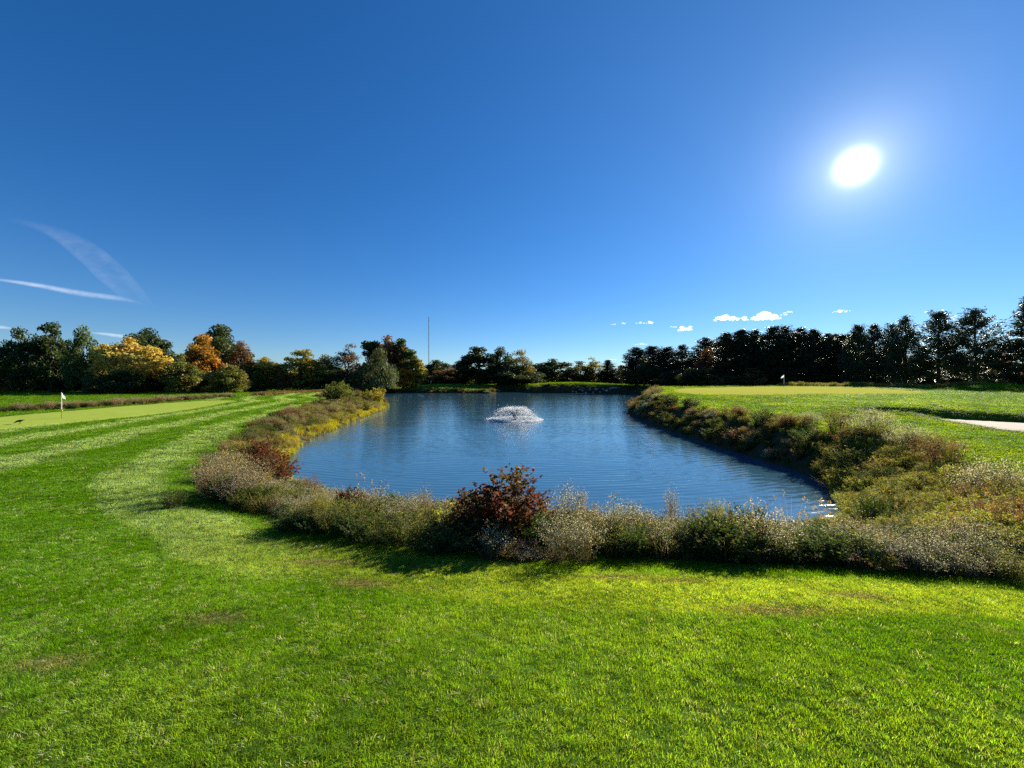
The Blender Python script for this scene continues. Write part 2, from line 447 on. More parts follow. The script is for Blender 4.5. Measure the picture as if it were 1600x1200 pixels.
GREEN_L = catmull([(-33.5, 25.6), (-33, 31), (-34, 38), (-36, 44), (-40, 54), (-43.5, 61), (-50, 62), (-51, 56), (-50, 47), (-47, 38), (-46, 33), (-52, 26), (-50, 20), (-42, 19), (-36, 21)], 4)
GREEN_R = catmull([(22.5, 50), (26, 43), (33, 40.5), (42, 42), (51, 47.5), (62, 58), (66, 68), (63, 78), (52, 80), (40, 76), (30, 68), (25, 60)], 4)
def green_mat():
    m, nt, out = mat_new("putting_turf"); L = nt.links.new
    tcn = N(nt, "ShaderNodeTexCoord")
    n1 = N(nt, "ShaderNodeTexNoise"); n1.inputs['Scale'].default_value = 2.5; n1.inputs['Detail'].default_value = 7
    wv = N(nt, "ShaderNodeTexWave"); wv.inputs['Scale'].default_value = .32; wv.inputs['Distortion'].default_value = 1.2; wv.inputs['Detail'].default_value = 1
    mp = N(nt, "ShaderNodeMapping"); mp.inputs['Rotation'].default_value = (0, 0, R(62))
    L(tcn.outputs['Object'], n1.inputs['Vector']); L(tcn.outputs['Object'], mp.inputs[0]); L(mp.outputs[0], wv.inputs['Vector'])
    ad = N(nt, "ShaderNodeMix", data_type='FLOAT'); ad.inputs[0].default_value = .5
    L(n1.outputs[0], ad.inputs[2]); L(wv.outputs['Fac'], ad.inputs[3])
    rp = N(nt, "ShaderNodeValToRGB")
    rp.color_ramp.elements[0].position = .3; rp.color_ramp.elements[1].position = .72
    rp.color_ramp.elements[0].color = (0.29, 0.31, 0.045, 1); rp.color_ramp.elements[1].color = (0.42, 0.42, 0.080, 1)
    L(ad.outputs[0], rp.inputs[0])
    pr = N(nt, "ShaderNodeBsdfPrincipled"); pr.inputs['Roughness'].default_value = .95; pr.inputs['Specular IOR Level'].default_value = .0
    n3 = N(nt, "ShaderNodeTexNoise"); n3.inputs['Scale'].default_value = 30; n3.inputs['Detail'].default_value = 3; L(tcn.outputs['Object'], n3.inputs['Vector'])
    bp = N(nt, "ShaderNodeBump"); bp.inputs['Strength'].default_value = .5; bp.inputs['Distance'].default_value = .01
    L(n3.outputs[0], bp.inputs['Height']); L(bp.outputs[0], pr.inputs['Normal'])
    ca = N(nt, "ShaderNodeAttribute"); ca.attribute_name = "Col"
    cm = N(nt, "ShaderNodeMix", data_type='RGBA', blend_type='MULTIPLY'); cm.inputs[0].default_value = 1
    L(rp.outputs[0], cm.inputs[6]); L(ca.outputs['Color'], cm.inputs[7])
    L(cm.outputs[2], pr.inputs['Base Color']); L(pr.outputs[0], out.inputs[0])
    return m
M_GREEN = green_mat()
tag(sheet("putting_green", GREEN_L, M_GREEN, .05, .6, (.76, .93, .85)), "pale close-mown putting green left of the pond", kind="structure")
tag(sheet("putting_green", GREEN_R, M_GREEN, .05, .8, (1.08, 1.03, 1.0)), "pale yellow-green putting green on the rise right of the pond", kind="structure")
M_SAND = plain_mat("bunker_sand", (0.47, 0.38, 0.29), .95, .1, noise=.10, nscale=1.8, bump=.35)
tag(sheet("bunker_sand", BUNKER, M_SAND, .06, .35), "smooth pale sand in the grass bunker", kind="structure")

# ------------------------------------------------------------------ water
def water_material():
    m, nt, out = mat_new("pond_water"); L = nt.links.new
    tcn = N(nt, "ShaderNodeTexCoord")
    def noise(scale, xy, rot, det=3):
        mp = N(nt, "ShaderNodeMapping"); mp.inputs['Scale'].default_value = (xy[0], xy[1], 1); mp.inputs['Rotation'].default_value = (0, 0, R(rot))
        n = N(nt, "ShaderNodeTexNoise"); n.inputs['Scale'].default_value = scale; n.inputs['Detail'].default_value = det; n.inputs['Roughness'].default_value = .5
        L(tcn.outputs['Object'], mp.inputs[0]); L(mp.outputs[0], n.inputs['Vector']); return n.outputs[0]
    a = noise(1.0, (.9, 3.0), 8, 4)
    b = noise(.28, (.8, 1.6), -12, 3)
    patch = noise(.09, (.6, 1.3), 20, 2)
    # rings that spread from the fountain
    mp = N(nt, "ShaderNodeMapping"); mp.inputs['Location'].default_value = (-at(804, 41), -41.0, 0)
    wv = N(nt, "ShaderNodeTexWave", wave_type='RINGS', rings_direction='SPHERICAL'); wv.inputs['Scale'].default_value = .85
    wv.inputs['Distortion'].default_value = 3.0; wv.inputs['Detail'].default_value = 2; wv.inputs['Detail Scale'].default_value = .6
    L(tcn.outputs['Object'], mp.inputs[0]); L(mp.outputs[0], wv.inputs['Vector'])
    def mth(op, p, q):
        n = N(nt, "ShaderNodeMath", operation=op)
        for i, v in enumerate((p, q)):
            if isinstance(v, (int, float)): n.inputs[i].default_value = v
            else: L(v, n.inputs[i])
        return n.outputs[0]
    rp = N(nt, "ShaderNodeMapRange"); rp.inputs['From Min'].default_value = .35; rp.inputs['From Max'].default_value = .65; rp.inputs['To Min'].default_value = .45; rp.inputs['To Max'].default_value = 1.2
    L(patch, rp.inputs[0])
    h = mth('ADD', mth('MULTIPLY', mth('MULTIPLY', a, rp.outputs[0]), .021), mth('ADD', mth('MULTIPLY', b, .026), mth('MULTIPLY', wv.outputs['Fac'], .0035)))
    bp = N(nt, "ShaderNodeBump"); bp.inputs['Strength'].default_value = 1.0; bp.inputs['Distance'].default_value = 1.0
    L(h, bp.inputs['Height'])
    pr = N(nt, "ShaderNodeBsdfPrincipled")
    pr.inputs['Base Color'].default_value = (0.034, 0.095, 0.140, 1)
    pr.inputs['Roughness'].default_value = .035; pr.inputs['IOR'].default_value = 1.8
    L(bp.outputs[0], pr.inputs['Normal']); L(pr.outputs[0], out.inputs[0])
    return m
def build_water():
    c = POND.mean(0)
    big = []
    q = np.roll(POND, -1, 0) - np.roll(POND, 1, 0)
    nrm_ = np.stack([q[:, 1], -q[:, 0]], 1); nrm_ /= np.linalg.norm(nrm_, axis=1, keepdims=True)
    if sdist(POND, *(POND[10:11] + nrm_[10:11] * .2).T)[0] < 0: nrm_ = -nrm_
    out = POND + nrm_ * .6
    bm = bmesh.new()
    vs_ = [bm.verts.new((x, y, WL)) for x, y in out]
    f = bm.faces.new(vs_); f.normal_update()
    if f.normal.z < 0: f.normal_flip()
    bmesh.ops.triangulate(bm, faces=[f])
    me = bpy.data.meshes.new("pond_water"); bm.to_mesh(me); bm.free()
    me.materials.append(water_material())
    o = bpy.data.objects.new("pond_water", me); COL.objects.link(o)
    tag(o, "rippled blue pond water", kind="structure")
build_water()

# ------------------------------------------------------------------ far hill
def build_hill():
    mb = MB()
    nx, ny = 140, 26
    ua = np.linspace(-1500, 900, nx); va = np.linspace(0, 1, ny)
    U, V = np.meshgrid(ua, va)
    prof = 44 + 46 * np.exp(-((U + 330) / 150) ** 2) + 16 * np.exp(-((U + 1000) / 300) ** 2) + 6 * np.exp(-((U - 100) / 200) ** 2)
    prof = prof + 5 * np.sin(U * .013) + 2.0 * np.sin(U * .05 + 1)
    zz = prof * np.sin(V * math.pi * .5) + 3.0 * vnoise(U, V * 500, .09) * (V > .03) + 2.2 * vnoise(U, V * 700, .21) * (V > .03)
    Y = 1500 + V * 500
    v = np.stack([U, Y, zz + 0], -1).reshape(-1, 3); v[:, 2] -= 2
    i, j = np.meshgrid(np.arange(ny - 1), np.arange(nx - 1), indexing='ij')
    a = i * nx + j
    f = np.stack([a, a + 1, a + nx + 1, a + nx], -1).reshape(-1, 4)
    mb.add(v, f, (1, 1, 1))
    m = plain_mat("wooded_hill", (0.055, 0.058, 0.038), .9, .05, noise=.6, nscale=.06, bump=.9)
    tag(mb.build("hill", m, smooth=True), "low wooded hill far beyond the pond", kind="structure")
build_hill()

# ------------------------------------------------------------------ trees
def decid(seed, H=18., W=13., ncl=80, nleaf=8000, leaf=.6, base=.0, lobes=.22, droop=0.0, flat=.75, fill=.45):
    rng = np.random.RandomState(seed)
    cz, az, ax = H * (1 + base) / 2, H * (1 - base) / 2, W / 2
    d = nz(rng.normal(size=(ncl, 3))); rad = fill + (1 - fill) * rng.rand(ncl) ** .6
    ph = rng.uniform(0, 6.28, 6)
    lob = 1 + lobes * (np.sin(2 * np.arctan2(d[:, 1], d[:, 0]) + ph[0]) * .5 + np.sin(3 * d[:, 2] + ph[1]) * .2 + np.sin(3 * np.arctan2(d[:, 1], d[:, 0]) + ph[2]) * .4)
    d[0] = (0, 0, 1); rad[:2] = 1; d[1] = nz(np.array([.25, .2, 1.])); lob = np.maximum(lob, .8)
    cen = d * rad[:, None] * lob[:, None] * np.array([ax, ax, az]) * .86 + np.array([0, 0, cz])
    # egg-shaped: wider below the middle
    tt = (cen[:, 2] - H * base) / (H * (1 - base)); cen[:, :2] *= (1.08 - .28 * np.clip(tt, 0, 1))[:, None]
    cr = rng.uniform(.10, .2, ncl) * W * .95
    w = cr ** 2; w /= w.sum()
    idx = rng.choice(ncl, nleaf, p=w)
    off = nz(rng.normal(size=(nleaf, 3))) * (rng.rand(nleaf, 1) ** .45) * cr[idx][:, None] * np.array([1, 1, flat])
    c = cen[idx] + off
    if droop: c[:, 2] -= droop * rng.rand(nleaf) ** 1.5 * (c[:, 2] - .5) * np.clip(np.hypot(c[:, 0], c[:, 1]) / ax, 0, 1)
    c[:, 2] = np.maximum(c[:, 2], .25)
    t = nz(rng.normal(size=(nleaf, 3)) + nz(off) * .5 + np.array([0, 0, -.3 - 2.0 * (droop > 0)]))
    b = nz(np.cross(t, rng.normal(size=(nleaf, 3)) + nz(off) * 1.2))
    sz = leaf * rng.uniform(.6, 1.3, nleaf)
    v, f = diamonds(c, t, b, sz * (1.25 + 1.2 * (droop > 0)), sz * (.8 - .35 * (droop > 0)))
    tone = rng.uniform(.72, 1.25, ncl)[idx] * rng.uniform(.8, 1.2, nleaf)
    hue = (rng.uniform(-1, 1, ncl)[idx] * .16 + rng.uniform(-.1, .1, nleaf))
    col = np.stack([tone * (1 + hue), tone * (1 - hue * .25), tone * (1 - hue * .5)], 1)
    mb = MB(); mb.add(v, f, np.repeat(col, 4, 0))
    tk = MB()
    pts = np.array([[0, 0, -.6], [0, 0, H * .1], [rng.normal() * .2, rng.normal() * .2, H * .3], [rng.normal() * .4, rng.normal() * .4, H * .55], [rng.normal() * .5, rng.normal() * .5, H * .8]])
    tk.add(*tube(pts, np.array([.032, .024, .019, .012, .004]) * H * .9, 7))
    for k in rng.choice(ncl, 12, replace=False):
        s = pts[2] * .6 + pts[3] * .4 if rng.rand() < .5 else pts[2] * .9
        tk.add(*tube([s, (s + cen[k]) / 2 + np.array([0, 0, -.03 * H]) , cen[k]], np.array([.010, .007, .003]) * H, 4))
    return mb.mesh("crown", M_LEAF), tk.mesh("trunk", M_BARK, True)

def pine(seed, H=22., W=9., z0=.06, nwh=24, card=.62, topround=.6, gap=.12):
    rng = np.random.RandomState(seed)
    cs, ts, bs, hs, ws, cols = [], [], [], [], [], []
    tk = MB()
    tk.add(*tube([[0, 0, -.6], [0, 0, H * .3], [rng.normal() * .15, 0, H * .7], [rng.normal() * .2, 0, H * .99]], np.array([.017, .013, .008, .002]) * H, 7))
    for i in range(nwh):
        rel = (i + rng.uniform(-.3, .3)) / (nwh - 1); rel = min(max(rel, 0), 1)
        z = H * (z0 + (1 - z0) * rel * .97)
        prof = (1 - rel) ** topround * (.55 + .45 * min(1, rel * 3 + .3))
        Lmax = W / 2 * prof * 1.1 + .35
        nb = rng.randint(5, 8)
        a0 = rng.uniform(0, 6.28)
        for k in range(nb):
            if rng.rand() < gap * (1 - rel * .6): continue
            a = a0 + k * 6.283 / nb + rng.uniform(-.35, .35)
            Lb = Lmax * rng.uniform(.55, 1.15)
            rise = rng.uniform(.02, .25) + .75 * rel ** 2
            dirv = np.array([math.cos(a), math.sin(a), 0])
            s = np.linspace(0, 1, 5)[:, None]
            pts = np.array([0, 0, z + rng.uniform(-.55, .55) * H / nwh]) + dirv * Lb * s + np.array([0, 0, 1]) * Lb * (rise * s + .18 * s ** 2 - .12 * np.sin(s * 3.1))
            tk.add(*tube(pts[[0, 2, 4]], np.array([.0042, .003, .001]) * H * (1.1 - .6 * rel), 3))
            ncl = max(3, int(Lb * 3.2))
            for q in range(ncl):
                t_ = .28 + .75 * (q + rng.rand()) / ncl
                p = np.array([np.interp(min(t_, 1), s[:, 0], pts[:, m]) for m in range(3)]) + dirv * Lb * max(0, t_ - 1)
                side = np.array([-dirv[1], dirv[0], 0]) * rng.uniform(-.5, .5) * Lb * (.25 + .5 * (1 - t_))
                p = p + side
                n = rng.randint(17, 24)
                o = rng.normal(size=(n, 3)) * np.array([.36, .36, .27]) * (W / 9)
                tone = rng.uniform(.65, 1.3)
                cs.append(p + o)
                t = nz(dirv * .8 + np.array([0, 0, .45]) + side * .4 + rng.normal(size=(n, 3)) * .6)
                ts.append(t); bs.append(nz(np.cross(t, rng.normal(size=(n, 3)) + np.array([0, 0, 1.0]))))
                hs.append(card * rng.uniform(.6, 1.25, n)); ws.append(card * rng.uniform(.2, .36, n))
                cols.append(np.tile(tone * rng.uniform(.8, 1.2, (n, 1)), (1, 3)))
    c, t, b = map(np.concatenate, (cs, ts, bs)); h, w, co = map(np.concatenate, (hs, ws, cols))
    v, f = diamonds(c, t, b, h, w)
    mb = MB(); mb.add(v, f, np.repeat(co, 4, 0))
    return mb.mesh("crown", M_NEEDLE), tk.mesh("trunk", M_BARK, True)

PROTO = {
    'round': [decid(11), decid(12, W=14, ncl=90), decid(13, W=12, lobes=.35), decid(14, W=15, ncl=70, lobes=.25)],
    'umbrella': [decid(21, W=17, base=.4, flat=.6, ncl=44, fill=.3), decid(22, W=16, base=.35, flat=.65, ncl=44, fill=.3)],
    'tall': [decid(31, W=9.5, ncl=70, base=.0), decid(32, W=10, ncl=60, base=.0, lobes=.3)],
    'bushy': [decid(41, W=22, base=-.05, ncl=64, fill=.25, lobes=.25, nleaf=9000, leaf=.8), decid(42, W=20, base=-.05, ncl=60, fill=.25, lobes=.3, nleaf=9000, leaf=.8)],
    'loose': [decid(51, W=12, ncl=60, nleaf=4600, leaf=.46, lobes=.4), decid(52, W=13, ncl=64, nleaf=4600, leaf=.46, lobes=.45)],
    'willow': [decid(61, W=15, ncl=46, droop=.75, leaf=.5, base=.2), decid(62, W=14, ncl=40, droop=.8, leaf=.5, base=.2)],
    'pine': [pine(71), pine(72, W=8.5), pine(73, W=10, gap=.2), pine(74, W=9, nwh=21, topround=.6), pine(75, W=8, gap=.15)],
    'openpine': [pine(81, W=11, nwh=17, z0=.14, gap=.32, topround=.6), pine(82, W=12, nwh=18, z0=.1, gap=.25, topround=.75), pine(83, W=10, nwh=17, z0=.16, gap=.3, topround=.55)],
    'spruce': [pine(91, W=9, nwh=22, z0=.02, gap=.06, topround=.9), pine(92, W=10, nwh=20, z0=.03, gap=.08, topround=.8)],
}
TREE_H = {'pine': 22., 'openpine': 22., 'spruce': 22.}
LEAFC = {'dark': (0.046, 0.066, 0.018), 'green': (0.066, 0.098, 0.024), 'olive': (0.125, 0.125, 0.024), 'yolive': (0.23, 0.19, 0.028), 'yellow': (0.48, 0.37, 0.085),
         'orange': (0.36, 0.17, 0.022), 'brown': (0.15, 0.085, 0.028), 'purple': (0.13, 0.085, 0.05), 'grey': (0.072, 0.088, 0.030), 'pine': (0.030, 0.045, 0.020), 'pinel': (0.062, 0.082, 0.034), 'red': (0.11, 0.050, 0.025)}
_tr = random.Random(3); _cnt = {}
def tree(name, kind, u, vtop, d, wpx, colour, label, group=None, jitter=True):
    x = at(u, d); zb = hz(x, d)
    H = (CV - vtop) / FPX * d + EYE - zb
    i = _cnt.get(kind, 0); _cnt[kind] = i + 1
    cr, tk = PROTO[kind][i % len(PROTO[kind])]
    ph = TREE_H.get(kind, 18.)
    s = H / ph * 1.02
    dim = max(v.co.x for v in list(cr.vertices)[::37]) - min(v.co.x for v in list(cr.vertices)[::37])
    sx = (wpx / FPX * d) / math.hypot(1, (u - CU) / FPX) / max(dim, 1e-3) * (1.65 if kind in TREE_H else 1.12)
    root = empty(name, (x, d, zb), _tr.uniform(0, 6.28))
    root.scale = (sx, sx, s)
    tag(root, label, "tree", group)
    c = bpy.data.objects.new("crown", cr); COL.objects.link(c); c.parent = root
    k = _tr.uniform(.85, 1.15) * (1.3 if u < 700 else 1.0)  # left woods get lighter leaf colour, standing in for sunlight on them
    c.color = (*[q * k for q in LEAFC[colour]], 1)
    t = bpy.data.objects.new("trunk", tk); COL.objects.link(t); t.parent = root
    return root

G_L = "trees along the left fairway"
T = [
 # left of the pond
 ("oak_tree", 'round', -14, 530, 104, 70, 'green', "dark green tree cut by the left border, first of the tall row"),
 ("oak_tree", 'round', 32, 512, 106, 78, 'dark', "broad dark green tree leftmost of the tall dark row behind the putting green"),
 ("oak_tree", 'round', 78, 508, 108, 74, 'dark', "tallest dark green tree at the middle of the tall left row"),
 ("oak_tree", 'round', 130, 513, 106, 72, 'green', "dark green tree right end of tall row, beside the yellow tree"),
 ("maple_tree", 'round', 203, 530, 108, 96, 'yellow', "pale yellow autumn tree between the tall dark row and the orange tree"),
 ("maple_tree", 'tall', 160, 538, 112, 40, 'yellow', "narrow yellow tree squeezed against the right end of the tall dark row"),
 ("shade_tree", 'bushy', 190, 582, 103, 92, 'dark', "dark bushy tree standing in front of the pale yellow tree"),
 ("shade_tree", 'umbrella', 233, 521, 128, 72, 'dark', "flat-topped dark tree rising behind the pale yellow tree"),
 ("shade_tree", 'bushy', 258, 552, 118, 46, 'dark', "small dark tree in the gap right of the pale yellow tree"),
 ("shade_tree", 'round', 283, 553, 106, 62, 'olive', "olive green tree left of the orange tree"),
 ("maple_tree", 'round', 317, 526, 114, 70, 'orange', "bright orange autumn tree glowing in the left tree line"),
 ("shade_tree", 'umbrella', 345, 517, 132, 74, 'dark', "dark round-headed tree rising behind the orange tree"),
 ("maple_tree", 'round', 378, 536, 122, 62, 'brown', "brown and olive tree just right of the orange tree"),
 ("shade_tree", 'bushy', 358, 574, 108, 66, 'olive', "low olive bushy tree in front of the orange tree's right side"),
 ("maple_tree", 'round', 414, 560, 124, 60, 'yolive', "olive yellow tree left of the brownish low trees"),
 ("maple_tree", 'round', 441, 570, 124, 46, 'brown', "small brown tree between two olive yellow trees"),
 ("maple_tree", 'round', 470, 549, 128, 62, 'yolive', "rounded yellow-olive tree standing above its neighbours left of the dark gap"),
 ("shade_tree", 'round', 508, 556, 132, 56, 'olive', "dull olive tree beside the purple-topped tree"),
 ("maple_tree", 'loose', 542, 541, 136, 66, 'purple', "loose purple-brown tree with thin sunlit top"),
 ("shade_tree", 'bushy', 520, 577, 128, 60, 'dark', "dark bushy tree under the purple-brown tree"),
 ("oak_tree", 'tall', 583, 528, 146, 44, 'dark', "dark green tree left shoulder of the tall rust-topped cluster"),
 ("maple_tree", 'round', 607, 527, 150, 52, 'brown', "rust brown tree at the peak of the cluster left of the mast"),
 ("oak_tree", 'tall', 630, 530, 150, 40, 'green', "green tree right shoulder of the rust-topped cluster"),
 ("willow_tree", 'willow', 594, 551, 134, 52, 'grey', "grey-green weeping willow with long hanging branches by the far bank"),
 ("willow_tree", 'willow', 566, 577, 132, 38, 'grey', "small grey-green willow left of the larger willow"),
 ("maple_tree", 'round', 629, 563, 148, 44, 'orange', "yellow-orange tree low beside the weeping willow"),
 ("maple_tree", 'tall', 651, 558, 150, 36, 'yolive', "yellow-green tree at right end of left woods near the mast"),
 # centre
 ("shade_tree", 'bushy', 682, 566, 200, 50, 'dark', "dark tree at foot of the tall thin mast"),
 ("shade_tree", 'bushy', 700, 577, 180, 50, 'brown', "low brown tree under the wooded hill"),
 ("shade_tree", 'bushy', 722, 575, 184, 48, 'dark', "low dark tree right below the hill slope"),
 ("oak_tree", 'round', 748, 544, 172, 66, 'dark', "broad dark tree left half of the big dark pair behind the fountain"),
 ("oak_tree", 'round', 782, 544, 176, 54, 'dark', "dark tree right half of the big pair behind the fountain"),
 ("maple_tree", 'loose', 817, 546, 172, 44, 'yolive', "loose tree with yellowing edge right of the big dark pair"),
 ("oak_tree", 'bushy', 800, 572, 168, 70, 'dark', "dark bushy tree low behind the fountain spray"),
 ("oak_tree", 'round', 863, 562, 213, 60, 'grey', "round-topped grey-green tree above the right far mound"),
 ("maple_tree", 'round', 908, 564, 223, 44, 'olive', "olive tree with yellow flecks above the right far mound"),
 ("maple_tree", 'loose', 928, 560, 223, 40, 'yolive', "yellow-flecked taller tree above the right far mound"),
 ("pine_tree", 'spruce', 950, 564, 217, 32, 'pine', "small pointed dark conifer beside the little yellow tree"),
 ("maple_tree", 'round', 971, 573, 221, 30, 'yolive', "little yellowish tree in the low gap before the pines"),
 ("pine_tree", 'pine', 994, 545, 150, 42, 'pine', "leftmost pine of the dark cluster right of the low gap"),
 ("pine_tree", 'pine', 1020, 543, 152, 44, 'pine', "second pine of the dark cluster right of the low gap"),
 ("pine_tree", 'pine', 1043, 544, 148, 42, 'pine', "blunt pine in middle of the dark cluster right of the low gap"),
 ("pine_tree", 'spruce', 1066, 541, 140, 40, 'pine', "pointed pine ending the dark cluster right of the low gap"),
 ("willow_tree", 'willow', 1006, 563, 140, 50, 'dark', "dark drooping tree in front of the pine cluster"),
 ("oak_tree", 'bushy', 1060, 580, 130, 70, 'dark', "dark bushy tree at the foot of the pine cluster"),
 # right woods
 ("maple_tree", 'round', 1106, 547, 124, 54, 'red', "reddish leafy tree at the left end of the long pine row"),
 ("pine_tree", 'pine', 1134, 523, 120, 50, 'pine', "first tall pine at the left end of the long row"),
 ("pine_tree", 'pine', 1158, 517, 118, 48, 'pine', "second pine from the left in the long row"),
 ("pine_tree", 'pine', 1181, 519, 120, 46, 'pine', "third pine from the left in the long row"),
 ("pine_tree", 'pine', 1208, 513, 112, 52, 'pine', "tall pine under the small clouds, left of the right-hand flag"),
 ("pine_tree", 'pine', 1226, 513, 116, 44, 'pine', "pine straight behind the right-hand flag"),
 ("pine_tree", 'pine', 1251, 515, 112, 48, 'pine', "pine just right of the right-hand flag"),
 ("pine_tree", 'pine', 1271, 516, 114, 42, 'pine', "dark pine at the left of the dip in the long row"),
 ("pine_tree", 'pine', 1292, 524, 116, 40, 'pine', "short pine in the dip of the long row"),
 ("pine_tree", 'pine', 1315, 526, 114, 42, 'pine', "short pine at right of the dip in the long row"),
 ("pine_tree", 'pine', 1340, 511, 104, 44, 'pinel', "upright pine just right of the dip in the long row"),
 ("pine_tree", 'pine', 1366, 510, 104, 44, 'pinel', "dense pine left of the see-through pines"),
 ("pine_tree", 'openpine', 1394, 508, 100, 46, 'pinel', "thin pine at the left of the see-through pines"),
 ("pine_tree", 'openpine', 1415, 499, 96, 54, 'pinel', "see-through pine with a clear bare trunk"),
 ("pine_tree", 'openpine', 1466, 491, 92, 66, 'pinel', "tall open pine with upswept top branches"),
 ("pine_tree", 'openpine', 1523, 486, 86, 82, 'pinel', "tall broad pine standing beside the mound on the right"),
 ("pine_tree", 'spruce', 1612, 470, 78, 120, 'pinel', "large pine at right border overhanging the mound"),
 ("maple_tree", 'loose', 1566, 540, 90, 54, 'orange', "rusty orange leafy tree between the broad pine and the border pine"),
]
T += [("oak_tree", 'round', -70, 516, 100, 70, 'dark', "dark green tree standing left of the tall dark row"), ("oak_tree", 'round', -140, 524, 98, 70, 'green', "outermost dark green tree far left of the tall row"),
      ("pine_tree", 'openpine', 1690, 470, 76, 100, 'pinel', "open pine standing right of the large border pine"), ("pine_tree", 'pine', 1770, 455, 72, 100, 'pinel', "outermost dense pine far right of the border pine")]
for (nm, kind, u, vt, d, w, colr, lab) in T: tree(nm, kind, u, vt, d, w, colr, lab)
# background and understorey, nothing tells these apart
rb = random.Random(8)
for i in range(34):
    u = -280 + i * 27 + rb.uniform(-8, 8)
    tree("woodland_tree", 'bushy', u, 574 + rb.uniform(-6, 8), 150 + rb.uniform(0, 14), 58, rb.choice(['dark', 'dark', 'olive']), "low dark woodland tree filling the back of left woods", "background trees of the left woods")
for i in range(14):
    u = 665 + i * 32 + rb.uniform(-8, 8)
    tree("woodland_tree", 'bushy', u, 579 + rb.uniform(-4, 6), 248 + rb.uniform(0, 14), 52, 'dark', "low dark woodland tree filling the woods behind the far bank", "background trees behind the far bank")
for i in range(34):
    u = 1090 + i * 24 + rb.uniform(-8, 8)
    tree("woodland_tree", 'bushy', u, 566 + rb.uniform(-10, 10), 134 + rb.uniform(0, 16), 48, rb.choice(['dark', 'dark', 'olive', 'brown']), "low leafy tree in the shade behind the long pine row", "understorey trees behind the pines")
for i in range(16):
    u = 1100 + i * 29 + rb.uniform(-8, 8)
    if u > 1400: continue
    tree("pine_tree", 'pine', u, 530 + rb.uniform(-8, 10), 140 + rb.uniform(0, 12), 44, 'pine', "dark pine of the second rank behind the long pine row", "second rank of pines")
for i in range(22):
    u = 1085 + i * 25 + rb.uniform(-6, 6)
    tree("woodland_tree", 'bushy', u, (550 if u < 1370 else 570) + rb.uniform(-10, 12), 158 + rb.uniform(0, 10), 60, 'dark', "dark woodland tree deep behind the second rank of pines", "deep background trees behind the pines")
for i in range(16):
    u = 1085 + i * 30 + rb.uniform(-8, 8)
    d = 112 - max(0, (u - 1300)) * .07
    tree("woodland_tree", 'bushy', u, 583 + rb.uniform(-8, 6), d, 44, rb.choice(['dark', 'dark', 'olive', 'brown']), "low shrubby tree growing at the foot of the long pine row", "undergrowth trees under the pines")

for i in range(22):
    u = -230 + i * 30 + rb.uniform(-8, 8)
    tree("woodland_tree", 'bushy', u, 566 + rb.uniform(-8, 8), 121 + rb.uniform(-3, 6), 60, rb.choice(['dark', 'green', 'olive', 'yolive', 'brown']), "leafy woodland tree filling the middle of the left woods", "middle trees of the left woods")
for i in range(9):
    u = 1470 + i * 22 + rb.uniform(-5, 5)
    tree("woodland_tree", 'bushy', u, 576 + rb.uniform(-8, 6), 112, 50, rb.choice(['dark', 'brown', 'olive']), "low shrubby tree behind the broad pine and the mound", "undergrowth trees near the mound")

